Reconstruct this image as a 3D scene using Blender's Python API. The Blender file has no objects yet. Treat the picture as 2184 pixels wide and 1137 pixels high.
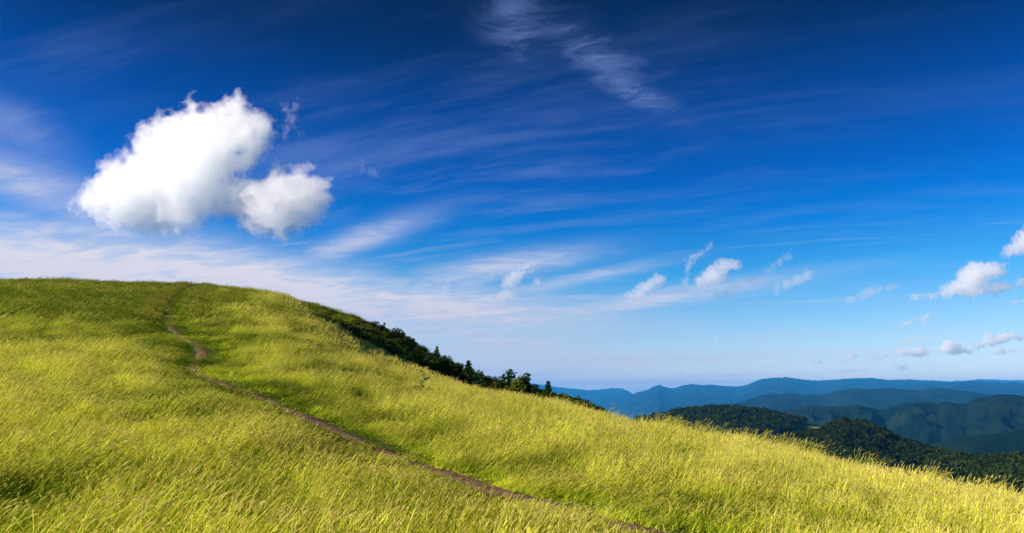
import bpy, math, random
import numpy as np
from mathutils import Vector, Matrix

random.seed(7)
RNG = np.random.default_rng(11)
SC = bpy.context.scene
COL = SC.collection
R_ = math.radians

# ------------------------------------------------------------------ camera
F_PX, CX, CY = 1619.0, 1092.0, 568.5          # focal length and centre in photo pixels (2184 wide)
PITCH = R_(9.52)
SP, CP = math.sin(PITCH), math.cos(PITCH)
cam_data = bpy.data.cameras.new('camera')
cam_data.sensor_width = 36.0
cam_data.lens = 36.0 * F_PX / 2184.0
cam_data.clip_start = 0.05
cam_data.clip_end = 120000.0
cam = bpy.data.objects.new('camera', cam_data)
cam.location = (0, 0, 0)
cam.rotation_euler = (math.pi / 2 + PITCH, 0, 0)
COL.objects.link(cam)
SC.camera = cam

# ------------------------------------------------------------------ sun, sky, exposure
SUN_AZ, SUN_EL = R_(-98.0), R_(24.0)          # azimuth measured from +Y towards +X
SUN_DIR = Vector((math.sin(SUN_AZ) * math.cos(SUN_EL), math.cos(SUN_AZ) * math.cos(SUN_EL), math.sin(SUN_EL)))
sun_data = bpy.data.lights.new('sun', 'SUN')
sun_data.energy = 5.0
sun_data.angle = R_(0.5)
sun_data.color = (1.0, 0.945, 0.84)
sun = bpy.data.objects.new('sun', sun_data)
sun.rotation_euler = (-SUN_DIR).to_track_quat('-Z', 'Y').to_euler()
sun.location = (0, 0, 50)
COL.objects.link(sun)

SC.view_settings.view_transform = 'Standard'
SC.view_settings.look = 'None'
SC.view_settings.exposure = 1.0
SC.view_settings.gamma = 1.0
SC.view_settings.use_curve_mapping = False
SC.cycles.max_bounces = 40
SC.cycles.diffuse_bounces = 2
SC.cycles.glossy_bounces = 1
SC.cycles.transmission_bounces = 4
SC.cycles.volume_bounces = 40
SC.cycles.transparent_max_bounces = 8
SC.cycles.use_denoising = True
SC.cycles.denoiser = 'OPENIMAGEDENOISE'
SC.cycles.denoising_input_passes = 'RGB_ALBEDO_NORMAL'
SC.cycles.denoising_prefilter = 'NONE'
SC.cycles.use_adaptive_sampling = False
SC.cycles.sample_clamp_indirect = 1.2


def pix_dir(px, py):
    """World direction of a photo pixel (arrays allowed), not normalised."""
    x = (np.asarray(px, float) - CX) / F_PX
    v = (CY - np.asarray(py, float)) / F_PX
    return np.stack([x + 0 * v, CP - v * SP + 0 * x, SP + v * CP + 0 * x], -1)


def unit(v):
    v = np.asarray(v, float)
    return v / np.linalg.norm(v, axis=-1, keepdims=True)


class NT:
    """Tiny helper for node trees."""
    def __init__(self, tree):
        self.t = tree

    def n(self, kind, ins=None, **props):
        nd = self.t.nodes.new(kind)
        for k, v in props.items():
            setattr(nd, k, v)
        for k, v in (ins or {}).items():
            self.set(nd.inputs[k], v)
        return nd

    def set(self, sock, v):
        if isinstance(v, bpy.types.NodeSocket):
            self.t.links.new(v, sock)
        elif isinstance(v, bpy.types.Node):
            self.t.links.new(v.outputs[0], sock)
        else:
            sock.default_value = v

    def m(self, op, a, b=0.0, c=None, clamp=False):
        nd = self.t.nodes.new('ShaderNodeMath')
        nd.operation = op
        nd.use_clamp = clamp
        self.set(nd.inputs[0], a)
        self.set(nd.inputs[1], b)
        if c is not None:
            self.set(nd.inputs[2], c)
        return nd.outputs[0]

    def vm(self, op, a, b=None, scale=None):
        nd = self.t.nodes.new('ShaderNodeVectorMath')
        nd.operation = op
        self.set(nd.inputs[0], a)
        if b is not None:
            self.set(nd.inputs[1], b)
        if scale is not None:
            self.set(nd.inputs['Scale'], scale)
        return nd.outputs['Value'] if op in ('DOT_PRODUCT', 'LENGTH', 'DISTANCE') else nd.outputs['Vector']

    def rng(self, v, a, b, lo=0.0, hi=1.0, smooth=True):
        nd = self.t.nodes.new('ShaderNodeMapRange')
        nd.interpolation_type = 'SMOOTHSTEP' if smooth else 'LINEAR'
        self.set(nd.inputs['Value'], v)
        nd.inputs['From Min'].default_value = a
        nd.inputs['From Max'].default_value = b
        nd.inputs['To Min'].default_value = lo
        nd.inputs['To Max'].default_value = hi
        return nd.outputs[0]

    def mix(self, f, a, b, blend='MIX'):
        nd = self.t.nodes.new('ShaderNodeMix')
        nd.data_type = 'RGBA'
        nd.blend_type = blend
        self.set(nd.inputs['Factor'], f)
        self.set(nd.inputs['A'], a)
        self.set(nd.inputs['B'], b)
        return nd.outputs['Result']

    def ramp(self, f, stops, interp='LINEAR'):
        nd = self.t.nodes.new('ShaderNodeValToRGB')
        cr = nd.color_ramp
        cr.interpolation = interp
        while len(cr.elements) > 1:
            cr.elements.remove(cr.elements[-1])
        cr.elements[0].position = stops[0][0]
        cr.elements[0].color = (*stops[0][1], 1)
        for p, c in stops[1:]:
            e = cr.elements.new(p)
            e.color = (*c, 1)
        self.set(nd.inputs['Fac'], f)
        return nd.outputs['Color']

    def noise(self, vec, scale, detail=4.0, rough=0.5, dist=0.0, out='Fac', kind=None):
        nd = self.t.nodes.new('ShaderNodeTexNoise')
        self.set(nd.inputs['Vector'], vec)
        nd.inputs['Scale'].default_value = scale
        nd.inputs['Detail'].default_value = detail
        nd.inputs['Roughness'].default_value = rough
        nd.inputs['Distortion'].default_value = dist
        return nd.outputs[out]


world = bpy.data.worlds.new('World')
SC.world = world
world.use_nodes = True
wt = NT(world.node_tree)
world.node_tree.nodes.clear()
sky = wt.n('ShaderNodeTexSky', sky_type='NISHITA')
sky.sun_disc = False
sky.sun_elevation = SUN_EL
sky.sun_rotation = SUN_AZ
sky.altitude = 1400.0
sky.air_density = 1.0
sky.dust_density = 1.2
sky.ozone_density = 1.5
tc = wt.n('ShaderNodeTexCoord')
wdir = tc.outputs['Generated']
sep = wt.n('ShaderNodeSeparateXYZ', {0: wdir})
el = sep.outputs['Z']
# polarised evening sky: the blue deepens quickly with height
grade = wt.ramp(el, [
    (0.000, (1.15, 1.00, 1.10)),
    (0.040, (0.88, 0.88, 1.02)),
    (0.091, (0.52, 0.77, 0.98)),
    (0.152, (0.12, 0.61, 0.95)),
    (0.213, (0.004, 0.42, 0.93)),
    (0.273, (0.002, 0.280, 0.80)),
    (0.358, (0.002, 0.165, 0.54)),
    (0.440, (0.002, 0.074, 0.25)),
    (0.500, (0.002, 0.044, 0.15)),
    (1.000, (0.002, 0.034, 0.12)),
])
sky_c = wt.mix(1.0, sky.outputs[0], grade, 'MULTIPLY')
# high cirrus sheet: noise on a plane far above, streaks drawn out by the wind
inv = wt.m('DIVIDE', 1.0, wt.m('ADD', wt.m('MAXIMUM', el, 0.0), 0.10))
plane = wt.vm('SCALE', wdir, scale=inv)
rot = wt.n('ShaderNodeVectorRotate', {'Vector': plane, 'Angle': R_(20.0)}, rotation_type='Z_AXIS')
warp = wt.noise(rot.outputs[0], 0.8, 3, 0.5, out='Color')
warped = wt.vm('ADD', rot.outputs[0], wt.vm('SCALE', wt.vm('SUBTRACT', warp, (0.5, 0.5, 0.5)), scale=0.35))
streak_v = wt.vm('MULTIPLY', warped, (0.55, 4.2, 1.0))
st1 = wt.noise(streak_v, 1.6, 8, 0.62)
st2 = wt.noise(wt.vm('MULTIPLY', warped, (0.35, 1.3, 1.0)), 1.1, 3, 0.5)
left = wt.rng(sep.outputs['X'], 0.75, -0.5)
cover_low = wt.rng(el, 0.26, 0.03)
amount = wt.m('ADD', wt.m('MULTIPLY', cover_low, 0.22), wt.m('MULTIPLY', wt.m('MULTIPLY', left, cover_low), 0.75))
mask = wt.m('ADD', wt.m('MULTIPLY', st1, 0.65), wt.m('MULTIPLY', st2, 0.45))
mask = wt.rng(wt.m('ADD', mask, wt.m('MULTIPLY', amount, 0.42)), 0.66, 1.06)


def blob(px, py, half_w, half_h, tilt):
    """Soft patch of the cirrus sheet round one direction: 0..1."""
    c = unit(pix_dir(px, py))
    rt = unit(np.cross(c, (0, 0, 1.0)))
    up = np.cross(rt, c)
    t = R_(tilt)
    a = (math.cos(t) * rt + math.sin(t) * up) * F_PX / half_w
    b = (-math.sin(t) * rt + math.cos(t) * up) * F_PX / half_h
    da = wt.vm('DOT_PRODUCT', wdir, tuple(a))
    db = wt.vm('DOT_PRODUCT', wdir, tuple(b))
    front = wt.m('GREATER_THAN', wt.vm('DOT_PRODUCT', wdir, tuple(c)), 0.0)
    r2 = wt.m('ADD', wt.m('MULTIPLY', da, da), wt.m('MULTIPLY', db, db))
    return wt.m('MULTIPLY', wt.m('EXPONENT', wt.m('MULTIPLY', r2, -1.0)), front)


wisp_n = wt.rng(wt.noise(wt.vm('MULTIPLY', rot.outputs[0], (1.0, 2.0, 1.0)), 3.4, 8, 0.62, 0.6), 0.36, 0.72)
patches = None
for args, k in (((1240, 95, 150, 42, -30), 0.44), ((1345, 190, 110, 26, -32), 0.46), ((1110, 60, 90, 60, -50), 0.40),
                ((1140, 85, 80, 22, 12), 0.35), ((40, 380, 190, 50, -18), 0.60), ((15, 260, 90, 50, -25), 0.40), ((110, 400, 150, 20, -25), 0.35),
                ((120, 565, 480, 62, -3), 1.0), ((560, 610, 480, 62, -9), 1.0), ((770, 510, 150, 24, 22), 0.55),
                ((1060, 570, 190, 26, 9), 0.55), ((900, 655, 380, 50, -4), 0.85),
                ((1320, 650, 330, 18, 8), 0.60), ((1210, 600, 180, 14, 11), 0.42), ((1030, 720, 300, 70, -12), 0.55)):
    bl = wt.m('MULTIPLY', blob(*args), k)
    patches = bl if patches is None else wt.m('MAXIMUM', patches, bl)
wisp_hi = wt.rng(wt.noise(wt.vm('MULTIPLY', rot.outputs[0], (1.0, 1.7, 1.0)), 5.5, 10, 0.66, 0.8), 0.40, 0.68)
tex_hi = wt.m('ADD', wt.m('MULTIPLY', wisp_hi, 0.95), 0.16)
tex_lo = wt.m('ADD', wt.m('MULTIPLY', wisp_n, 0.60), 0.62)
high = wt.rng(el, 0.26, 0.36)
patches = wt.m('MULTIPLY', patches, wt.m('ADD', wt.m('MULTIPLY', tex_hi, high), wt.m('MULTIPLY', tex_lo, wt.m('SUBTRACT', 1.0, high))))
thin = wt.m('MULTIPLY', wt.rng(wt.noise(wt.vm('MULTIPLY', warped, (0.5, 2.2, 1.0)), 1.9, 9, 0.62), 0.42, 0.80),
            wt.m('ADD', wt.m('MULTIPLY', blob(1020, 300, 520, 220, 8), 0.34), 0.05))
mask = wt.m('MAXIMUM', wt.m('ADD', wt.m('MULTIPLY', mask, wt.rng(el, 0.50, 0.22, 0.30, 0.90)), thin), wt.m('MULTIPLY', patches, 1.38), clamp=True)
cirrus_c = wt.ramp(el, [(0.0, (3.6, 3.5, 4.4)), (0.16, (4.8, 4.6, 5.1)), (0.23, (3.4, 3.7, 5.0)), (0.32, (1.3, 1.9, 4.1)), (0.44, (1.0, 1.5, 3.4)), (1.0, (0.7, 1.1, 3.2))])
sky_f = wt.mix(mask, sky_c, cirrus_c)
bg = wt.n('ShaderNodeBackground', {'Color': sky_f, 'Strength': 0.08})
wo = wt.n('ShaderNodeOutputWorld', {'Surface': bg})


# ------------------------------------------------------------------ numeric helpers
def _hash(i, j, k, seed):
    h = (i.astype(np.int64) * 374761393 + j.astype(np.int64) * 668265263 + k.astype(np.int64) * 2147483647 + seed * 1274126177) & 0xFFFFFFFF
    h = ((h ^ (h >> 13)) * 1274126177) & 0xFFFFFFFF
    return ((h ^ (h >> 16)) & 0xFFFF) / 65535.0 * 2 - 1


def noise2(x, y, seed=0):
    i, j = np.floor(x), np.floor(y)
    fx, fy = x - i, y - j
    u, v = fx * fx * (3 - 2 * fx), fy * fy * (3 - 2 * fy)
    z = np.zeros_like(i)
    a, b = _hash(i, j, z, seed), _hash(i + 1, j, z, seed)
    c, d = _hash(i, j + 1, z, seed), _hash(i + 1, j + 1, z, seed)
    return (a * (1 - u) + b * u) * (1 - v) + (c * (1 - u) + d * u) * v


def fbm2(x, y, octs=4, seed=0, gain=0.5):
    x, y = np.asarray(x, float), np.asarray(y, float)
    s, a, t = 0, 1.0, 0
    for o in range(octs):
        s = s + a * noise2(x * 2 ** o + 17.3 * o, y * 2 ** o - 9.1 * o, seed + o)
        t += a
        a *= gain
    return s / t


def sstep(x, a, b):
    t = np.clip((x - a) / (b - a), 0, 1)
    return t * t * (3 - 2 * t)


def curve(xs, ys):
    """Smooth (monotone cubic) interpolator, flat beyond its ends."""
    xs, ys = np.asarray(xs, float), np.asarray(ys, float)
    h = np.diff(xs)
    d = np.diff(ys) / h
    m = np.zeros_like(ys)
    for i in range(1, len(xs) - 1):
        if d[i - 1] * d[i] > 0:
            w1, w2 = 2 * h[i] + h[i - 1], h[i] + 2 * h[i - 1]
            m[i] = (w1 + w2) / (w1 / d[i - 1] + w2 / d[i])
    m[0], m[-1] = d[0], d[-1]

    def f(x):
        x = np.clip(np.asarray(x, float), xs[0], xs[-1])
        i = np.clip(np.searchsorted(xs, x) - 1, 0, len(xs) - 2)
        t = (x - xs[i]) / h[i]
        t2, t3 = t * t, t * t * t
        return ((2 * t3 - 3 * t2 + 1) * ys[i] + (t3 - 2 * t2 + t) * h[i] * m[i]
                + (-2 * t3 + 3 * t2) * ys[i + 1] + (t3 - t2) * h[i] * m[i + 1])
    return f


def make_mesh(name, V, F, mat=None, smooth=False, attrs=None, mats=None, fmat=None):
    """Mesh from a vertex array and a face array (all tris or all quads)."""
    me = bpy.data.meshes.new(name)
    V = np.ascontiguousarray(V, dtype=np.float32)
    F = np.ascontiguousarray(F, dtype=np.int32)
    me.vertices.add(len(V))
    me.vertices.foreach_set('co', V.ravel())
    if len(F):
        k = F.shape[1]
        me.loops.add(F.size)
        me.loops.foreach_set('vertex_index', F.ravel())
        me.polygons.add(len(F))
        me.polygons.foreach_set('loop_start', np.arange(0, F.size, k, dtype=np.int32))
        if smooth:
            me.polygons.foreach_set('use_smooth', np.ones(len(F), dtype=bool))
    for m in (mats or ([mat] if mat else [])):
        me.materials.append(m)
    if fmat is not None:
        me.polygons.foreach_set('material_index', np.asarray(fmat, dtype=np.int32))
    for an, (kind, arr) in (attrs or {}).items():
        a = me.attributes.new(an, kind, 'POINT')
        a.data.foreach_set('vector' if kind == 'FLOAT_VECTOR' else 'value', np.ascontiguousarray(arr, dtype=np.int32 if kind == 'INT' else np.float32).ravel())
    me.update(calc_edges=True)
    me.validate()
    return me


def link(name, me, parent=None, loc=None):
    o = bpy.data.objects.new(name, me)
    COL.objects.link(o)
    if parent is not None:
        o.parent = parent
    if loc is not None:
        o.location = loc
    return o


def tag(o, label=None, cat=None, group=None, kind=None):
    for k, v in (('label', label), ('category', cat), ('group', group), ('kind', kind)):
        if v:
            o[k] = v
    return o


def new_mat(name):
    m = bpy.data.materials.new(name)
    m.use_nodes = True
    m.node_tree.nodes.clear()
    return m, NT(m.node_tree)


# ------------------------------------------------------------------ near hill: shape
# meadow edge: photo column, photo row of the ground's skyline, distance of that skyline in metres
EDGE = np.array([(-500, 604, 100), (0, 600, 100), (200, 601, 102), (400, 607, 100), (500, 614, 98), (600, 632, 92), (650, 660, 88), (700, 692, 84), (750, 724, 79),
                 (850, 772, 70), (930, 801, 62), (1000, 822, 56), (1100, 842, 48), (1180, 856, 43), (1260, 872, 39), (1300, 880, 37), (1400, 900, 34),
                 (1500, 920, 32), (1600, 938, 30), (1700, 958, 28), (1800, 979, 27), (1900, 1001, 26), (2000, 1022, 25), (2184, 1054, 24), (2700, 1130, 23)], float)
# far right flank of the hill with the shrubs
FLANK = np.array([(540, 640, 99), (600, 632, 99), (650, 640, 99), (700, 655, 98), (750, 671, 97), (800, 692, 96), (850, 716, 95), (900, 742, 93), (950, 768, 91), (1000, 793, 88),
                  (1060, 816, 84), (1120, 835, 80), (1200, 857, 75), (1280, 875, 70)], float)


def az_el(px, py):
    d = pix_dir(px, py)
    h = np.hypot(d[..., 0], d[..., 1])
    return np.arctan2(d[..., 0], d[..., 1]), np.arctan2(d[..., 2], h)


e_az, e_el = az_el(EDGE[:, 0], EDGE[:, 1])
edge_z = EDGE[:, 2] * np.tan(e_el) - 0.62 * sstep(EDGE[:, 2], 110, 45) - 0.12
_wrap_az = np.concatenate([[-math.pi, -2.3, -1.5, -1.0], e_az, [1.2, 1.7, 2.4, math.pi]])
edge_R = curve(_wrap_az, np.concatenate([[40, 50, 70, 88], EDGE[:, 2], [24, 26, 32, 40]]))
edge_Z = curve(_wrap_az, np.concatenate([[-3.0, 0.5, 6.5, 11.0], edge_z, [-4.2, -5.0, -4.5, -3.0]]))
foot_m = curve([-math.pi, -0.6, -0.2, 0.2, 0.6, 1.5, math.pi], [-0.04, 0.055, 0.045, 0.03, -0.005, -0.04, -0.04])
f_az, f_el = az_el(FLANK[:, 0], FLANK[:, 1])
flank_R = curve(f_az, FLANK[:, 2])
flank_Z = curve(f_az, FLANK[:, 2] * np.tan(f_el) - 0.25)
F_LO, F_HI = f_az[0], f_az[-1]
EYE = 1.68


def ground(x, y, detail=True):
    x, y = np.asarray(x, float), np.asarray(y, float)
    r = np.hypot(x, y)
    az = np.arctan2(x, y)
    Rr, zc, m0 = edge_R(az), edge_Z(az), foot_m(az)
    mc = zc / Rr
    t = np.clip(r / Rr, 0, 1)
    t2, t3 = t * t, t * t * t
    z_in = ((2 * t3 - 3 * t2 + 1) * -EYE + (t3 - 2 * t2 + t) * Rr * m0 + (-2 * t3 + 3 * t2) * zc + (t3 - t2) * Rr * mc)
    over = np.maximum(r - Rr, 0)
    z_out = zc + mc * over - 0.30 * over * over / (over + 14.0) - 0.0022 * over ** 2 / (1 + over / 160.0)
    z1 = np.where(r <= Rr, z_in, z_out)
    # flank ridge behind the meadow edge
    R2, z2c = flank_R(az), flank_Z(az)
    away = np.maximum(np.maximum(F_LO - az, az - F_HI), 0)
    z2c = z2c - away * 90.0
    dr = r - R2
    z2 = np.where(dr < 0, z2c + 0.27 * dr + 0.0016 * dr * np.abs(dr), z2c + (z2c / R2 - 0.04) * dr - 0.30 * dr * dr / (dr + 12.0) - 0.0022 * dr ** 2 / (1 + np.maximum(dr, 0) / 160.0))
    k = 0.6
    z2 = np.where(r > Rr * 0.8, z2, -999)
    hmax = np.maximum(z1, z2)
    z = hmax + k * 0.25 * np.maximum(1 - np.abs(z1 - z2) / k, 0) ** 2
    if detail:
        amp = sstep(r, 3, 14)
        z = z + amp * (0.10 * fbm2(x / 6.5, y / 6.5, 3, 5) + 0.05 * fbm2(x / 1.7, y / 1.7, 2, 9))
        z = z + sstep(r, 30, 80) * 0.22 * fbm2(x / 14, y / 14, 3, 21)
    return np.maximum(z, -480.0)


_MARCH = np.concatenate([np.arange(2.0, 40, 0.1), np.arange(40, 160, 0.2)])


def hit(px, py, rmin=0.0):
    """First point of the hill on the line of sight through a photo pixel."""
    d = pix_dir(px, py)
    d = d / math.hypot(d[0], d[1])
    rs = _MARCH[_MARCH > rmin]
    zz = ground(rs * d[0], rs * d[1])
    idx = np.nonzero(zz >= rs * d[2])[0]
    r = rs[idx[0]] if len(idx) else rs[np.argmax(zz / rs - d[2])]
    return np.array([r * d[0], r * d[1], float(ground(r * d[0], r * d[1]))]), r


# ------------------------------------------------------------------ path
PATH_PX = [(424, 611), (400, 620), (383, 630), (369, 645), (363, 660), (362, 680), (370, 705), (396, 724), (424, 738), (434, 754), (426, 771), (414, 786),
           (424, 800), (460, 812), (520, 836), (590, 863), (650, 890), (700, 914), (740, 930), (790, 955), (850, 980), (920, 1003),
           (980, 1022), (1050, 1045), (1130, 1070), (1200, 1092), (1290, 1115), (1380, 1140), (1500, 1172)]
path_pts = np.array([hit(*p)[0][:2] for p in PATH_PX])
seg = np.concatenate([[0], np.cumsum(np.maximum(np.hypot(*np.diff(path_pts, axis=0).T), 1e-3))])
ss = np.linspace(0, seg[-1], 500)
path_xy = np.stack([np.interp(ss, seg, path_pts[:, 0]), np.interp(ss, seg, path_pts[:, 1])], 1)
for _ in range(4):
    path_xy[1:-1] = (path_xy[:-2] + 2 * path_xy[1:-1] + path_xy[2:]) / 4


def path_dist(x, y):
    out = np.full(len(x), 1e9)
    for i in range(0, len(path_xy), 2):
        out = np.minimum(out, np.hypot(x - path_xy[i, 0], y - path_xy[i, 1]))
    return out


def west_of_path(x, y):
    """True on the sunward (left) side of the path."""
    best, side = np.full(len(x), 1e9), np.zeros(len(x))
    for i in range(0, len(path_xy) - 2, 2):
        dx, dy = x - path_xy[i, 0], y - path_xy[i, 1]
        t = path_xy[i + 2] - path_xy[i]
        q = np.hypot(dx, dy)
        side = np.where(q < best, t[0] * dy - t[1] * dx, side)
        best = np.minimum(best, q)
    return side < 0


# ------------------------------------------------------------------ materials
def mat_soil():
    m, n = new_mat('meadow_soil')
    geo = n.n('ShaderNodeNewGeometry').outputs['Position']
    f = n.noise(geo, 1.3, 6, 0.6)
    c = n.ramp(f, [(0.3, (0.035, 0.050, 0.008)), (0.55, (0.065, 0.085, 0.011)), (0.75, (0.12, 0.12, 0.022))])  # dark mottled ground, shade between the grass blades put into the colour
    b = n.n('ShaderNodeBsdfPrincipled', {'Base Color': c, 'Roughness': 0.95, 'Specular IOR Level': 0.1})
    n.n('ShaderNodeOutputMaterial', {'Surface': b})
    return m


def mat_dirt():
    m, n = new_mat('trodden_dirt')
    geo = n.n('ShaderNodeNewGeometry').outputs['Position']
    f = n.noise(geo, 5.0, 7, 0.65)
    c = n.ramp(f, [(0.3, (0.07, 0.038, 0.022)), (0.5, (0.15, 0.082, 0.048)), (0.7, (0.24, 0.14, 0.085))])
    bmp = n.n('ShaderNodeBump', {'Strength': 0.8, 'Distance': 0.05, 'Height': f})
    b = n.n('ShaderNodeBsdfPrincipled', {'Base Color': c, 'Roughness': 0.95, 'Normal': bmp.outputs[0], 'Specular IOR Level': 0.1})
    n.n('ShaderNodeOutputMaterial', {'Surface': b})
    return m


def mat_grass(name, green, lush, straw, translucency=0.45):
    """Blade colour: per-blade attribute 'hue' and per-tuft attribute 'dry' pick between green and straw."""
    m, n = new_mat(name)
    hue = n.n('ShaderNodeAttribute', attribute_name='hue', attribute_type='GEOMETRY').outputs['Fac']
    dry = n.n('ShaderNodeAttribute', attribute_name='dry', attribute_type='INSTANCER').outputs['Fac']
    f = n.m('ADD', n.m('MULTIPLY', hue, 0.95), n.m('SUBTRACT', n.m('MULTIPLY', dry, 1.0), 0.47), clamp=True)
    c = n.ramp(f, [(0.0, green), (0.42, lush), (0.85, straw), (1.0, tuple(min(1, s * 1.15) for s in straw))])
    dif = n.n('ShaderNodeBsdfDiffuse', {'Color': c})
    tra = n.n('ShaderNodeBsdfTranslucent', {'Color': c})
    mx = n.n('ShaderNodeMixShader', {0: translucency, 1: dif, 2: tra})
    n.n('ShaderNodeOutputMaterial', {'Surface': mx})
    return m


def mat_leaf(name, dark, light, translucency=0.35, noise_scale=0.9):
    m, n = new_mat(name)
    hue = n.n('ShaderNodeAttribute', attribute_name='hue', attribute_type='GEOMETRY').outputs['Fac']
    oi = n.n('ShaderNodeObjectInfo').outputs['Random']
    f = n.m('ADD', n.m('MULTIPLY', hue, 0.7), n.m('MULTIPLY', oi, 0.3), clamp=True)
    c = n.ramp(f, [(0.0, dark), (1.0, light)])
    dif = n.n('ShaderNodeBsdfDiffuse', {'Color': c})
    tra = n.n('ShaderNodeBsdfTranslucent', {'Color': c})
    mx = n.n('ShaderNodeMixShader', {0: translucency, 1: dif, 2: tra})
    n.n('ShaderNodeOutputMaterial', {'Surface': mx})
    return m


def mat_plain(name, col, rough=0.85):
    m, n = new_mat(name)
    geo = n.n('ShaderNodeTexCoord').outputs['Object']
    f = n.noise(geo, 9.0, 4, 0.6)
    c = n.mix(n.m('MULTIPLY', f, 0.6), (*col, 1), (col[0] * 0.5, col[1] * 0.5, col[2] * 0.5, 1))
    b = n.n('ShaderNodeBsdfPrincipled', {'Base Color': c, 'Roughness': rough, 'Specular IOR Level': 0.2})
    n.n('ShaderNodeOutputMaterial', {'Surface': b})
    return m


M_SOIL, M_DIRT = mat_soil(), mat_dirt()
M_GRASS = mat_grass('meadow_grass', (0.045, 0.090, 0.005), (0.27, 0.36, 0.009), (0.76, 0.77, 0.060), 0.34)
M_SEED = mat_grass('seed_heads', (0.34, 0.31, 0.04), (0.52, 0.46, 0.08), (0.68, 0.58, 0.16), 0.35)
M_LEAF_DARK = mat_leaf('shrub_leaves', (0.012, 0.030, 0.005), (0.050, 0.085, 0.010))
M_LEAF_LIT = mat_leaf('pale_sunlit_shrub_leaves', (0.055, 0.095, 0.010), (0.16, 0.20, 0.02))  # lighter copy of the shrub leaves, sunlight put into the colour
M_FOREST = mat_leaf('forest_leaves', (0.003, 0.009, 0.002), (0.046, 0.066, 0.006), 0.25)
M_BARK = mat_plain('bark', (0.075, 0.058, 0.042))

# ------------------------------------------------------------------ near hill: mesh
fine = np.arange(-50, 50.01, 0.3)
azs = np.radians(np.concatenate([np.arange(-180, -50, 3.0), fine, np.arange(53, 180, 3.0)]))
rads = np.concatenate([[0.3], np.geomspace(0.8, 135, 260), np.geomspace(140, 1500, 26)])
A, Rg = np.meshgrid(azs, rads)
X, Y = Rg * np.sin(A), Rg * np.cos(A)
Z = ground(X, Y)
na, nr = len(azs), len(rads)
V = np.concatenate([np.stack([X, Y, Z], -1).reshape(-1, 3), [[0, 0, float(ground(0.0, 0.01))]]])
i0 = np.arange(nr - 1)[:, None] * na + np.arange(na)[None]
i1 = np.arange(nr - 1)[:, None] * na + (np.arange(na)[None] + 1) % na
Q = np.stack([i0, i0 + na, i1 + na, i1], -1).reshape(-1, 4)
hill = link('grassy_hill', make_mesh('grassy_hill', V, Q, M_SOIL, smooth=True))
tag(hill, 'rounded grassy hill rising to the left under the meadow', 'hill', kind='structure')

# path strip, a few cm proud of the soil
tang = np.gradient(path_xy, axis=0)
tang /= np.linalg.norm(tang, axis=1, keepdims=True) + 1e-9
nrm = np.stack([-tang[:, 1], tang[:, 0]], 1)
rp = np.hypot(*path_xy.T)
hw = 0.21 + 0.14 * sstep(rp, 40, 60) + 0.10 * fbm2(ss / 1.3, ss * 0 + 3, 3, 31) + 0.02 * sstep(rp, 30, 70)
us = np.linspace(-1, 1, 7)
P = path_xy[:, None, :] + nrm[:, None, :] * (us[None, :, None] * hw[:, None, None])
P += 0.05 * np.stack([fbm2(P[..., 0] * 3, P[..., 1] * 3, 2, 41), fbm2(P[..., 0] * 3, P[..., 1] * 3, 2, 47)], -1)
pz = ground(P[..., 0], P[..., 1]) + 0.035 - 0.03 * us[None] ** 2 * 1.2
PV = np.concatenate([P, pz[..., None]], -1).reshape(-1, 3)
n0 = (np.arange(len(ss) - 1)[:, None] * 7 + np.arange(6)[None])
PQ = np.stack([n0, n0 + 1, n0 + 8, n0 + 7], -1).reshape(-1, 4)
path_o = link('dirt_path', make_mesh('dirt_path', PV, PQ, M_DIRT, smooth=True))
tag(path_o, 'narrow brown dirt footpath winding up through the meadow grass', 'path', kind='structure')


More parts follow.
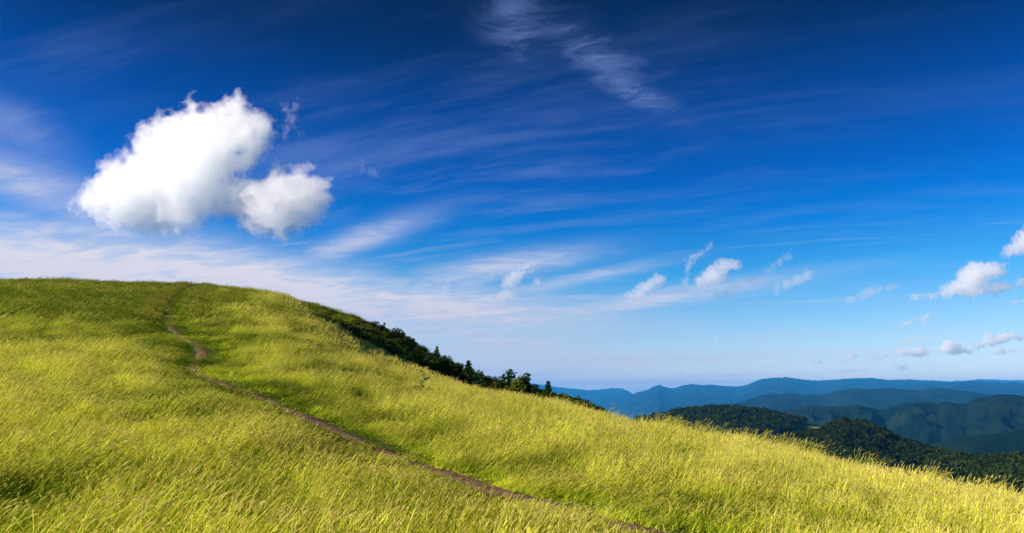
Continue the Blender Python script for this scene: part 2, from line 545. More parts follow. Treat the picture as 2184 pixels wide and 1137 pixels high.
# ------------------------------------------------------------------ grass
def blades(n, spread, h_lo, h_hi, width, lean, lean_dir=0.0, scatter=0.9, seg=3, head=0.0, head_w=0.012, stiff=1.6, rng=RNG, flat=None):
    """Ribbon blades as quads. head > 0 puts a seed head of that length on each stalk."""
    V, Fq, hue, fm = [], [], [], []
    base = 0
    for i in range(n):
        a = rng.uniform(0, 2 * math.pi)
        rr = spread * math.sqrt(rng.uniform())
        x, y = rr * math.cos(a), rr * math.sin(a)
        h = rng.uniform(h_lo, h_hi)
        ld = lean_dir + rng.normal(0, scatter)
        ln = max(0.03, lean * rng.uniform(0.35, 1.35))
        face = rng.uniform(0, math.pi)
        w = width * rng.uniform(0.7, 1.3)
        hu = rng.uniform()
        rows = []
        wx, wy = math.cos(face) * w / 2, math.sin(face) * w / 2
        for s in range(seg + 1):
            t = s / seg
            off = ln * h * t ** stiff
            zz = h * t * (1 - 0.35 * ln * t)
            k = (1 - t ** 1.5) * 0.95 + 0.06 if head <= 0 else 1.0
            cx_, cy_ = x + math.cos(ld) * off, y + math.sin(ld) * off
            rows.append(((cx_, cy_, zz), k))
        for (c, k) in rows:
            V += [(c[0] - wx * k, c[1] - wy * k, c[2]), (c[0] + wx * k, c[1] + wy * k, c[2])]
            hue += [hu, hu]
        for s in range(seg):
            b = base + 2 * s
            Fq.append((b, b + 1, b + 3, b + 2))
            fm.append(0)
        base += 2 * (seg + 1)
        if head > 0:
            hl = head * rng.uniform(0.6, 1.3)
            p0 = np.array(rows[-1][0])
            d0 = np.array(rows[-1][0]) - np.array(rows[-2][0])
            d0 = d0 / np.linalg.norm(d0)
            d1 = d0 + np.array([math.cos(ld), math.sin(ld), -0.5]) * 0.5 * lean
            d1 /= np.linalg.norm(d1)
            for rot in (0, 1):
                sx = np.cross(d1, (0, 0, 1.0) if rot == 0 else np.cross(d1, (0, 0, 1.0)))
                sx = sx / (np.linalg.norm(sx) + 1e-6) * head_w * 0.5
                pts = [(p0, 0.35), (p0 + d0 * hl * 0.4, 1.0), (p0 + (d0 + d1) * 0.5 * hl * 0.78, 0.8), (p0 + (d0 * .4 + d1 * .6) * hl, 0.08)]
                for p, k in pts:
                    V += [tuple(p - sx * k), tuple(p + sx * k)]
                    hue += [hu, hu]
                for s in range(3):
                    b = base + 2 * s
                    Fq.append((b, b + 1, b + 3, b + 2))
                    fm.append(1)
                base += 8
    return np.array(V), np.array(Fq), np.array(hue), np.array(fm)


def merge(*parts):
    V, Fq, H, M = [], [], [], []
    o = 0
    for v, f, h, m in parts:
        V.append(v); Fq.append(f + o); H.append(h); M.append(m)
        o += len(v)
    return np.concatenate(V), np.concatenate(Fq), np.concatenate(H), np.concatenate(M)


def source(coll, name, data, mats):
    v, f, h, m = data
    me = make_mesh(name, v, f, mats=mats, attrs={'hue': ('FLOAT', h)}, fmat=m)
    o = bpy.data.objects.new(name, me)
    coll.objects.link(o)
    return o


def scatter(name, pts, idx, rot, scl, coll, dry=None):
    """One stuff object: instances of the collection's tufts on the given points."""
    attrs = {'idx': ('INT', idx), 'rot': ('FLOAT_VECTOR', rot), 'scl': ('FLOAT_VECTOR', scl)}
    if dry is not None:
        attrs['dry'] = ('FLOAT', dry)
    me = make_mesh(name, pts, np.zeros((0, 4), int), attrs=attrs)
    o = link(name, me)
    g = bpy.data.node_groups.new(name + '_scatter', 'GeometryNodeTree')
    g.interface.new_socket('Geometry', in_out='INPUT', socket_type='NodeSocketGeometry')
    g.interface.new_socket('Geometry', in_out='OUTPUT', socket_type='NodeSocketGeometry')
    gi, go = g.nodes.new('NodeGroupInput'), g.nodes.new('NodeGroupOutput')
    ci = g.nodes.new('GeometryNodeCollectionInfo')
    ci.inputs['Collection'].default_value = coll
    ci.inputs['Separate Children'].default_value = True
    ci.inputs['Reset Children'].default_value = True
    iop = g.nodes.new('GeometryNodeInstanceOnPoints')
    iop.inputs['Pick Instance'].default_value = True

    def attr(nm, dt):
        a = g.nodes.new('GeometryNodeInputNamedAttribute')
        a.data_type = dt
        a.inputs['Name'].default_value = nm
        return a.outputs['Attribute']
    e2r = g.nodes.new('FunctionNodeEulerToRotation')
    L = g.links.new
    L(attr('rot', 'FLOAT_VECTOR'), e2r.inputs[0])
    L(gi.outputs[0], iop.inputs['Points'])
    L(ci.outputs[0], iop.inputs['Instance'])
    L(attr('idx', 'INT'), iop.inputs['Instance Index'])
    L(e2r.outputs[0], iop.inputs['Rotation'])
    L(attr('scl', 'FLOAT_VECTOR'), iop.inputs['Scale'])
    L(iop.outputs[0], go.inputs[0])
    md = o.modifiers.new('scatter', 'NODES')
    md.node_group = g
    return o


GM = [M_GRASS, M_SEED]
near_c = bpy.data.collections.new('near_tufts')
for k in range(6):      # 0-2 leafy green, 3-5 tall with seed heads
    if k < 3:
        d = merge(blades(90, 0.27, 0.10, 0.34, 0.0055, 0.5, 0, 1.0), blades(22, 0.27, 0.15, 0.40, 0.010, 0.45, 0, 0.9), blades(10, 0.24, 0.24, 0.40, 0.0032, 0.40, 0, 0.9, head=0.05, head_w=0.008))
    else:
        d = merge(blades(66, 0.27, 0.12, 0.36, 0.005, 0.55, 0, 0.8), blades(18, 0.27, 0.16, 0.42, 0.0095, 0.45, 0, 0.7), blades(26, 0.26, 0.26, 0.48, 0.0032, 0.42, 0, 0.7, head=0.06, head_w=0.009))
    source(near_c, 'grass_tuft_%02d' % k, d, GM)
for k in range(6, 8):   # short trodden turf
    source(near_c, 'grass_tuft_%02d' % k, blades(90, 0.26, 0.04, 0.13, 0.006, 0.6, 0, 2.0, seg=2), GM)
far_c = bpy.data.collections.new('far_tufts')
for k in range(6):
    if k < 3:
        d = merge(blades(80, 0.50, 0.14, 0.36, 0.014, 0.5, 0, 1.0, seg=2), blades(12, 0.5, 0.24, 0.40, 0.007, 0.42, 0, 0.9, seg=2, head=0.08, head_w=0.018))
    else:
        d = merge(blades(60, 0.50, 0.14, 0.36, 0.013, 0.55, 0, 0.8, seg=2), blades(32, 0.5, 0.26, 0.48, 0.007, 0.45, 0, 0.7, seg=2, head=0.09, head_w=0.02))
    source(far_c, 'grass_tuft_%02d' % k, d, GM)
for k in range(6, 8):
    source(far_c, 'grass_tuft_%02d' % k, blades(70, 0.5, 0.05, 0.15, 0.015, 0.6, 0, 2.0, seg=2), GM)


def polar_points(n, r0, r1, half):
    r = np.sqrt(RNG.uniform(r0 * r0, r1 * r1, n))
    a = RNG.uniform(-half, half, n)
    return r * np.sin(a), r * np.cos(a)


def to_px(x, y, z):
    d = y * CP + z * SP
    v = (-y * SP + z * CP) / d
    return CX + F_PX * x / d, CY - F_PX * v


def meadow(name, n, r0, r1, half, coll, base_scale):
    x, y = polar_points(n, r0, r1, half)
    # trodden turf grows dense and short beside the path
    on = np.nonzero((rp >= r0) & (rp < r1))[0]
    if len(on):
        k = RNG.choice(on, 26 * len(on))
        j = RNG.uniform(-1.5, 1.5, len(k))
        x = np.concatenate([x, path_xy[k, 0] + nrm[k, 0] * j + RNG.normal(0, 0.15, len(k))])
        y = np.concatenate([y, path_xy[k, 1] + nrm[k, 1] * j + RNG.normal(0, 0.15, len(k))])
    r, az = np.hypot(x, y), np.arctan2(x, y)
    keep = r < np.maximum(edge_R(az), np.where((az > F_LO) & (az < F_HI), flank_R(az), 0)) + 14
    pd = path_dist(x, y)
    jag = 0.12 * fbm2(x * 1.1, y * 1.1, 2, 77)
    gap = sstep(fbm2(x / 0.8 + 5, y / 0.8, 2, 83), 0.05, 0.35) * sstep(r, 40, 30)
    clear = (0.19 + 0.22 * sstep(r, 42, 50) + 0.16 * sstep(r, 58, 72) + jag) * (1 - 0.9 * gap)
    keep &= pd > clear
    # gaps where the grass closes over the near path
    x, y, r, az, pd, gap = x[keep], y[keep], r[keep], az[keep], pd[keep], gap[keep]
    z = ground(x, y)
    px, py = to_px(x, y, z)
    patch = fbm2(x / 2.4, y / 3.6, 4, 101, 0.6)
    big = fbm2(x / 16.0, y / 22.0, 3, 131)
    # dryness: straw on the left-hand swell and to the right, greener up by the crest, green with painted shade along the path
    dry = 0.49 + 0.50 * patch + 0.40 * big + 0.55 * fbm2(x / 0.75, y / 1.1, 2, 171)
    dry += 0.26 * sstep(px, 1300, 2100)
    dry += 0.28 * np.exp(-((py - 820) / 90.0) ** 2) * sstep(px, 620, 250)
    dry -= 0.58 * sstep(py, 790, 640) * sstep(px, 900, 300)
    dry -= 0.22 * sstep(py, 1010, 1130) * sstep(px, 1500, 700)
    dry -= (0.16 + 0.30 * sstep(r, 35, 55)) * sstep(pd, 3.2, 0.6)  # trodden green verge, with the shade beside the upper path put into the colour
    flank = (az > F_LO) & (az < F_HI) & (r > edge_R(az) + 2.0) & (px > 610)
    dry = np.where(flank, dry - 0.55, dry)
    dry = np.clip(dry + RNG.normal(0, 0.17, len(x)), 0, 1)
    n = len(x)
    tall = RNG.uniform(size=n) < np.clip(0.15 + 0.75 * dry, 0, 1)
    idx = np.where(tall, RNG.integers(3, 6, n), RNG.integers(0, 3, n))
    verge = 0.95 - 0.55 * sstep(r, 40, 55)
    short = (pd < verge * RNG.uniform(0.6, 1.3, n) * (1 - 0.75 * gap))
    bank = west_of_path(x, y) & (r > 44) & (pd < 1.8) & (pd > 0.85)
    short &= ~bank
    short |= r < 4.6
    idx = np.where(short, RNG.integers(6, 8, n), idx)
    s = base_scale * RNG.uniform(0.62, 1.32, n) * (0.92 + 0.40 * fbm2(x / 1.1, y / 1.1, 3, 151))
    hs = s * (0.75 + 0.45 * dry) * np.where(short, 0.8, 1.0) * (0.38 + 0.62 * np.where(bank, 1.05, sstep(pd, 0.5, 2.6 - 1.6 * sstep(r, 40, 55))))
    # wind from the left: strong lean on the open left-hand swell
    wind = 0.05 + 0.34 * sstep(px, 950, 200) + 0.08 * fbm2(x / 4, y / 4, 2, 161)
    wdirn = RNG.normal(0.15, 0.5, n)
    # local +x of a tuft is its lean direction; spin first, then tip towards the wind
    s = np.where(short, s * 1.35, s)
    rot = np.stack([RNG.normal(0, 0.05, n), np.clip(wind, 0, 0.7) * RNG.uniform(0.6, 1.3, n), wdirn], -1)
    o = scatter(name, np.stack([x, y, z - 0.02], -1), idx, rot, np.stack([s, s, hs], -1), coll, dry)
    return o


g1 = meadow('meadow_grass', 12500, 2.6, 16, R_(50), near_c, 1.0)
tag(g1, 'tall wind-blown yellow-green grass nearest the viewer', 'grass', kind='stuff')
g2 = meadow('meadow_grass', 34000, 16, 42, R_(48), near_c, 1.12)
tag(g2, 'golden green meadow grass on the middle of the slope', 'grass', kind='stuff')
g3 = meadow('meadow_grass', 66000, 42, 118, R_(46), far_c, 1.15)
tag(g3, 'short-looking meadow grass on the upper hill up to the crest', 'grass', kind='stuff')


# ------------------------------------------------------------------ crowns, shrubs and trees
def leaf_cloud(lobes, n, size, rng, flat=0.25, shell=0.55, hue_mid=0.4):
    """Leaf-sized quads spread through a set of ellipsoid lobes ((x,y,z),(rx,ry,rz))."""
    vol = np.array([r[0] * r[1] * r[2] for _, r in lobes]) ** 0.75
    pick = rng.choice(len(lobes), n, p=vol / vol.sum())
    c = np.array([l[0] for l in lobes])[pick]
    r = np.array([l[1] for l in lobes])[pick]
    d = unit(rng.normal(size=(n, 3)))
    rad = shell + (1 - shell) * rng.uniform(size=(n, 1)) ** 0.6
    rad = rad * (1 + rng.normal(0, 0.10, (n, 1)))
    p = c + d * r * rad
    nrm_ = unit(d + rng.normal(0, 0.75, (n, 3)) + np.array([0, 0, flat]))
    t = unit(np.cross(nrm_, rng.normal(size=(n, 3))))
    b = np.cross(nrm_, t)
    s = size * rng.uniform(0.6, 1.35, (n, 1))
    V_ = np.stack([p - t * s * 0.5, p + b * s * 0.32, p + t * s * 0.55, p - b * s * 0.32], 1).reshape(-1, 3)
    F_ = np.arange(4 * n).reshape(-1, 4)
    lobe_h = rng.uniform(-0.25, 0.25, len(lobes))[pick]
    h = np.clip(hue_mid + lobe_h + rng.normal(0, 0.18, n), 0, 1)
    return V_, F_, np.repeat(h, 4)


def limb(p0, p1, r0, r1, k=6):
    p0, p1 = np.array(p0, float), np.array(p1, float)
    ax = unit(p1 - p0)
    u = unit(np.cross(ax, (0.3, 0.9, 0.2)))
    w = np.cross(ax, u)
    an = np.linspace(0, 2 * math.pi, k, endpoint=False)
    ring = np.cos(an)[:, None] * u + np.sin(an)[:, None] * w
    V_ = np.concatenate([p0 + ring * r0, p1 + ring * r1])
    i = np.arange(k)
    F_ = np.stack([i, (i + 1) % k, (i + 1) % k + k, i + k], -1)
    return V_, F_


def limbs(specs):
    V_, F_, o = [], [], 0
    for s in specs:
        v, f = limb(*s)
        V_.append(v); F_.append(f + o); o += len(v)
    return np.concatenate(V_), np.concatenate(F_)


def crown_kind(kind, rng):
    """Unit-height plant: lobes and stem pieces. Height 1, width about the given proportions."""
    L, S = [], []
    if kind == 'round':
        S = [((0, 0, -0.05), (0.01, 0, 0.45), 0.035, 0.022), ((0.01, 0, 0.4), (0.16, 0.05, 0.68), 0.02, 0.010), ((0.01, 0, 0.42), (-0.17, -0.04, 0.66), 0.02, 0.010), ((0.01, 0, .42), (0, 0.1, 0.85), 0.02, 0.008)]
        for _ in range(9):
            a = rng.uniform(0, 2 * math.pi)
            q = rng.uniform(0.05, 0.33)
            L.append(((q * math.cos(a), q * math.sin(a), rng.uniform(0.28, 0.80) - q * 0.35), (rng.uniform(.12, .22),) * 2 + (rng.uniform(.10, .18),)))
        L.append(((0.0, 0, 0.84), (0.13, 0.13, 0.14)))
    elif kind == 'tall':
        S = [((0, 0, -0.05), (0.02, 0, 0.75), 0.030, 0.012), ((0.01, 0, 0.35), (-0.2, 0.03, 0.55), 0.016, 0.006), ((0.01, 0, 0.4), (0.18, -0.05, 0.6), 0.016, 0.006)]
        for (x, z, rr) in ((0.03, 0.86, 0.13), (0.10, 0.74, 0.15), (-0.08, 0.70, 0.15), (0.14, 0.55, 0.15), (-0.20, 0.52, 0.16), (0.02, 0.5, 0.18), (-0.30, 0.34, 0.15), (0.16, 0.32, 0.17), (-0.1, 0.3, 0.2), (0.28, 0.2, 0.12), (0, 0.16, 0.2)):
            L.append(((x + rng.normal(0, .02), rng.normal(0, 0.06), z), (rr, rr, rr * 0.85)))
    elif kind == 'pointed':
        S = [((0, 0, -0.05), (0.0, 0, 0.85), 0.028, 0.008), ((0, 0, 0.3), (0.14, 0.02, 0.6), 0.012, 0.005), ((0, 0, 0.25), (-0.13, 0.02, 0.5), 0.012, 0.005)]
        for z in np.linspace(0.12, 0.92, 9):
            w = 0.05 + 0.24 * (1 - z) ** 0.8
            a = rng.uniform(0, 6.28)
            L.append(((0.1 * math.cos(a) * (1 - z), 0.1 * math.sin(a) * (1 - z), z), (w, w, 0.09)))
    else:               # low, wide, ragged
        S = [((0, 0, -0.05), (0.25, 0.05, 0.6), 0.02, 0.007), ((0, 0, -0.05), (-0.3, -0.05, 0.55), 0.02, 0.007), ((0, 0, -0.05), (0.02, 0.1, 0.75), 0.02, 0.007)]
        for _ in range(9):
            x = rng.uniform(-0.62, 0.62)
            L.append(((x, rng.uniform(-0.4, 0.4), rng.uniform(0.2, 0.78) * (1 - 0.5 * abs(x))), (rng.uniform(.16, .26),) * 2 + (rng.uniform(.13, .24),)))
    return L, S


def plant_meshes(kind, n, leaf, mat, rng, name, hue_mid=0.4):
    L, S = crown_kind(kind, rng)
    v, f, h = leaf_cloud(L, n, leaf, rng, hue_mid=hue_mid)
    cm = make_mesh(name + '_crown', v, f, mat, attrs={'hue': ('FLOAT', h)})
    v, f = limbs(S)
    tm = make_mesh(name + '_trunk', v, f, M_BARK, smooth=True)
    return cm, tm


rs = np.random.default_rng(5)
SHRUB = {}
for kind in ('round', 'tall', 'pointed', 'low'):
    for lit in (0, 1):
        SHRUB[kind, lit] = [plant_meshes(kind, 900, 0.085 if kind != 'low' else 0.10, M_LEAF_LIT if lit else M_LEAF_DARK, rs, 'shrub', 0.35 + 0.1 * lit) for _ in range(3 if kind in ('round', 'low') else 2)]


def put_shrub(name, px, py, hpx, wpx, kind, lit, label, cat, group=None, rmin=0.0):
    p, r = hit(px, py, rmin)
    h = hpx * r / F_PX * 1.25
    natural = {'round': 0.85, 'tall': 0.85, 'pointed': 0.55, 'low': 1.5}[kind]
    w = wpx * r / F_PX / natural * 1.15
    cm, tm = SHRUB[kind, lit][RNG.integers(len(SHRUB[kind, lit]))]
    o = bpy.data.objects.new(name, None)
    COL.objects.link(o)
    o.location = (p[0], p[1], p[2] - 0.05)
    o.rotation_euler = (RNG.normal(0, 0.05), RNG.normal(0.04, 0.05), RNG.uniform(0, 6.28) if kind != 'tall' else RNG.normal(0, 0.2))
    o.scale = (w, w, h)
    o.empty_display_size = 0.3
    link('crown', cm, o)
    link('trunk', tm, o)
    return tag(o, label, cat, group)


G_SH = 'bushes along the shaded flank of the hill'
put_shrub('tree', 1080, 842, 46, 46, 'tall', 0, 'tallest dark tree on the hill flank, standing up above the bushes round it', 'tree', rmin=40)
put_shrub('tree', 1126, 846, 42, 46, 'round', 0, 'dark round-topped tree beside the tallest tree, behind a sunlit bush', 'tree', rmin=40)
put_shrub('tree', 1168, 856, 34, 26, 'pointed', 0, 'small dark pointed tree with the blue mountains starting right behind it', 'tree', rmin=30)
put_shrub('tree', 1000, 812, 34, 28, 'pointed', 0, 'dark leafy sapling on the skyline halfway along the bushes', 'tree', rmin=40)
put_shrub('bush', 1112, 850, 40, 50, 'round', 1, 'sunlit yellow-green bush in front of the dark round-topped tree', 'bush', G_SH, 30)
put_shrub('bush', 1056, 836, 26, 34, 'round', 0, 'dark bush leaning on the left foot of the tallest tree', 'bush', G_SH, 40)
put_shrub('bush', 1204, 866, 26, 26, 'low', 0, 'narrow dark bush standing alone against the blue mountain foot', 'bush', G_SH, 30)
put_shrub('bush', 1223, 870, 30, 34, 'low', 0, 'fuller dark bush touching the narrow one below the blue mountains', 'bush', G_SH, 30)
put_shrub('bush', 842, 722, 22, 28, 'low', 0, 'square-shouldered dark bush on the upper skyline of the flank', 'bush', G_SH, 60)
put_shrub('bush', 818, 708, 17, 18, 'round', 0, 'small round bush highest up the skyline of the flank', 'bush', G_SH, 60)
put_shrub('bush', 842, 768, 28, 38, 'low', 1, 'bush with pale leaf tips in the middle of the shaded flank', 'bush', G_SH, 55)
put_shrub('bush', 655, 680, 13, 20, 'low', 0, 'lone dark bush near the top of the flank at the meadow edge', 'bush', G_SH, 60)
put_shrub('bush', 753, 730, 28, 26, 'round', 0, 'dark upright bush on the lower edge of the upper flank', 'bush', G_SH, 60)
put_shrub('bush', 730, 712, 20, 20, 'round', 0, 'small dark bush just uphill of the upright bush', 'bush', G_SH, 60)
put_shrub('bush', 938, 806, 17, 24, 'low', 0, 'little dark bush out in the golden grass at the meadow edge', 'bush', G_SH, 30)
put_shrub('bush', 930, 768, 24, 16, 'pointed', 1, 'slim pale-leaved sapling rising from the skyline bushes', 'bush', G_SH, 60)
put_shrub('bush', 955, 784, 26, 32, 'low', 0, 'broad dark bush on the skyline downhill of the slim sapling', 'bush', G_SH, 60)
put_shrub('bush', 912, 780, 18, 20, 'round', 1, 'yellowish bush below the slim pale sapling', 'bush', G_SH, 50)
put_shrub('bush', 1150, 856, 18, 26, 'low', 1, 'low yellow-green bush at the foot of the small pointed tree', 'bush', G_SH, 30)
put_shrub('bush', 1310, 886, 16, 26, 'low', 0, 'last dark bush of the line before the wooded hill', 'bush', G_SH, 25)
# the unremarkable rest of the thicket
dup_label = 'low dark bush among many alike in the thicket on the shaded flank'
for (px, py, h, w, k) in ((779, 732, 14, 18, 'low'), (863, 734, 16, 22, 'low'), (880, 745, 20, 22, 'round'), (902, 756, 20, 26, 'low'), (945, 796, 20, 26, 'round'), (972, 800, 20, 30, 'low'),
                          (1022, 824, 26, 30, 'round'), (1040, 830, 24, 26, 'low'), (1010, 820, 20, 26, 'low'), (985, 806, 20, 24, 'low'), (1092, 846, 20, 30, 'low'), (1136, 852, 24, 28, 'round'),
                          (1190, 862, 14, 24, 'low'), (1242, 870, 16, 26, 'low'), (1262, 874, 14, 26, 'low'), (1280, 878, 14, 28, 'low'), (1335, 892, 12, 24, 'low'), (1356, 896, 12, 22, 'low'),
                          (800, 722, 12, 20, 'low'), (770, 742, 14, 18, 'low'), (795, 752, 12, 20, 'low'), (820, 740, 14, 22, 'low'), (866, 760, 16, 22, 'low'), (888, 772, 14, 22, 'low'),
                          (862, 776, 14, 20, 'low'), (905, 790, 14, 22, 'low'), (930, 790, 18, 24, 'low'), (958, 808, 16, 22, 'low'), (990, 824, 18, 24, 'low'), (1062, 848, 16, 30, 'low'),
                          (1210, 868, 12, 24, 'low'), (740, 706, 12, 18, 'low'), (710, 694, 10, 16, 'low'), (690, 690, 10, 18, 'low'), (925, 774, 16, 20, 'low'), (1030, 834, 16, 28, 'low')):
    put_shrub('bush', px + RNG.normal(0, 2), py + RNG.normal(0, 1), h * RNG.uniform(.85, 1.15), w, k, 0, dup_label, 'bush', G_SH, 25)

for _ in range(110):     # undergrowth filling the flank
    px = RNG.uniform(690, 1290)
    top = np.interp(px, FLANK[:, 0], FLANK[:, 1])
    bot = np.interp(px, EDGE[:, 0], EDGE[:, 1])
    if bot - top < 6:
        top, bot = bot - 6, bot
    py = RNG.uniform(top + 6, bot + 1) if px < 1010 else RNG.uniform(bot - 6, bot + 6)
    dens = sstep(px, 680, 900)
    put_shrub('bush', px, py, (8 + 12 * dens) * RNG.uniform(.7, 1.2), (16 + 14 * dens) * RNG.uniform(.8, 1.2), 'low' if RNG.uniform() < .7 else 'round', int(RNG.uniform() < .12 and px > 800), dup_label, 'bush', G_SH, 45 if px < 1010 else 25)

# ------------------------------------------------------------------ single broad-leaved plants in the meadow
M_PLANT = mat_leaf('broad_leaves', (0.020, 0.055, 0.015), (0.48, 0.54, 0.22), 0.15)
M_STEM = mat_plain('plant_stem', (0.20, 0.26, 0.07))
M_PETAL = mat_leaf('flower_heads', (0.55, 0.56, 0.38), (0.74, 0.74, 0.55), 0.3)
lt = np.array([(0, 0, 0), (0.35, -0.17, 0.05), (0.35, 0.17, 0.05), (0.38, 0, 0.01), (0.75, -0.12, 0.03), (0.75, 0.12, 0.03), (0.78, 0, -0.01), (1.0, 0, -0.08)], float)
lf = np.array([(0, 1, 3), (0, 3, 2), (1, 4, 6), (1, 6, 3), (3, 6, 5), (3, 5, 2), (4, 7, 6), (6, 7, 5)])
LEAF_ME = make_mesh('leaf', lt, lf, M_PLANT, smooth=True, attrs={'hue': ('FLOAT', np.array([0, .1, .75, .4, .15, .9, .5, .8]))})  # one half dark, the other pale: highlights painted into the leaf
sv, sf = limbs([((0, 0, -0.06), (0.02, 0, 0.5), 0.014, 0.011), ((0.02, 0, 0.5), (0.06, 0.01, 1.0), 0.011, 0.006)])
STEM_ME = make_mesh('stem', sv, sf, M_STEM, smooth=True)
hv, hfc, hh = leaf_cloud([((0, 0, 0), (1, 1, 0.7))], 60, 0.55, np.random.default_rng(3))
HEAD_ME = make_mesh('flower_head', hv, hfc, M_PETAL, attrs={'hue': ('FLOAT', hh)})


def put_plant(name, px, py, hpx, leaf_px, pairs, label, heads=0, lean=0.06, spread=1.0, rmin=0.0):
    p, r = hit(px, py, rmin)
    h = hpx * r / F_PX
    ls = leaf_px * r / F_PX
    o = bpy.data.objects.new(name, None)
    COL.objects.link(o)
    o.location = (p[0], p[1], p[2])
    o.rotation_euler = (0, lean, RNG.uniform(-0.3, 0.3))
    st_ = link('stem', STEM_ME, o)
    st_.scale = (h, h, h)
    for i in range(pairs):
        t = 0.46 + 0.52 * i / max(1, pairs - 1)
        for sgn in (0, math.pi):
            l = link('leaf', LEAF_ME, o, (0.05 * t * h, 0, t * h))
            k = ls * (1.05 - 0.45 * t) * RNG.uniform(0.85, 1.2)
            l.scale = (k * spread, k, k)
            l.rotation_euler = (RNG.normal(0, 0.3), -0.30 + RNG.normal(0, 0.2), i * 1.35 + sgn + RNG.normal(0, 0.25))
    for i in range(heads):
        a = 6.28 * i / heads
        q = 0 if heads == 1 else ls * 0.9
        f = link('flower_head', HEAD_ME, o, (0.06 * h + q * math.cos(a), q * math.sin(a), h * RNG.uniform(0.92, 1.1)))
        f.scale = (ls * 0.42,) * 3
    return tag(o, label, 'plant')


put_plant('meadow_plant', 893, 866, 70, 28, 8, 'upright plant with pairs of broad pale leaves alone in the middle of the meadow slope', lean=0.12)
put_plant('meadow_plant', 1470, 918, 40, 12, 5, 'slim pale-leaved plant standing above the grass in front of the broad wooded hill', lean=0.05)
put_plant('meadow_plant', 1432, 918, 26, 9, 3, 'short pale plant at the meadow edge left of the slim pale-leaved one', heads=1, lean=0.08)
put_plant('meadow_plant', 1570, 945, 26, 12, 3, 'small light green plant on the grass edge before the dark wood', lean=0.15)
put_plant('flowering_plant', 1858, 1012, 40, 14, 4, 'white-flowered plant on the edge of the golden grass under the rounded hill', heads=4, lean=0.0)
put_plant('flowering_plant', 2132, 1062, 34, 16, 4, 'low plant with whitish flower heads at the far right end of the meadow edge', heads=5, lean=0.1)
put_plant('meadow_plant', 1945, 1020, 34, 20, 3, 'spreading plant with long yellowish leaves among the tall stalks at the right', lean=0.3, spread=1.3)

# tall single stalks along the meadow edge, seen against the woods and the mountains
stalk_c = bpy.data.collections.new('stalks')
for k in range(5):
    source(stalk_c, 'grass_stalk_%02d' % k, blades(7, 0.16, 0.62, 1.0, 0.004, 0.42, 0, 0.25, seg=5, head=0.13, head_w=0.012, stiff=2.4), GM)
n_st = 3200
sx_ = np.where(RNG.uniform(size=n_st) < 0.8, RNG.uniform(1380, 2400, n_st), RNG.uniform(1040, 1400, n_st))
s_az, _ = az_el(sx_, np.interp(sx_, EDGE[:, 0], EDGE[:, 1]))
s_r = edge_R(s_az) + RNG.normal(0.3, 1.3, n_st)
clump = fbm2(s_az * 60, s_az * 0 + 2, 3, 201)
kp = RNG.uniform(size=n_st) < np.clip(0.30 + 1.0 * clump, 0.03, 0.95) * np.where(sx_ < 1400, 0.45, 1.0)
s_az, s_r = s_az[kp], s_r[kp]
stx, sty = s_r * np.sin(s_az), s_r * np.cos(s_az)
m_ = len(stx)
sc1 = RNG.uniform(0.7, 1.25, m_)
stalks = scatter('tall_grass', np.stack([stx, sty, ground(stx, sty)], -1), RNG.integers(0, 5, m_),
                 np.stack([RNG.normal(0, .06, m_), RNG.normal(0.06, .08, m_), RNG.normal(0.1, 0.35, m_)], -1), np.stack([sc1, sc1, sc1], -1), stalk_c, np.clip(RNG.normal(0.55, 0.25, m_), 0, 1))
tag(stalks, 'tall seeding grass stalks along the meadow edge', 'grass', kind='stuff')


# ------------------------------------------------------------------ wooded hills, mountains, valley
def mat_land(name, stops, scale, bump=0.0):
    m, n = new_mat(name)
    geo = n.n('ShaderNodeNewGeometry').outputs['Position']
    f = n.noise(geo, scale, 8, 0.65)
    c = n.ramp(f, stops)
    b = n.n('ShaderNodeBsdfDiffuse', {'Color': c, 'Roughness': 0.6})
    if bump:
        bp = n.n('ShaderNodeBump', {'Strength': 1.0, 'Distance': bump, 'Height': n.noise(geo, scale * 4, 6, 0.7)})
        n.set(b.inputs['Normal'], bp.outputs[0])
    n.n('ShaderNodeOutputMaterial', {'Surface': b})
    return m


M_FLOOR = mat_land('forest_floor', [(0.3, (0.08, 0.11, 0.012)), (0.7, (0.20, 0.21, 0.03))], 0.02)
M_MOUNT = mat_land('wooded_mountain', [(0.38, (0.003, 0.009, 0.006)), (0.52, (0.007, 0.014, 0.008)), (0.68, (0.018, 0.027, 0.011))], 0.0022, 25.0)


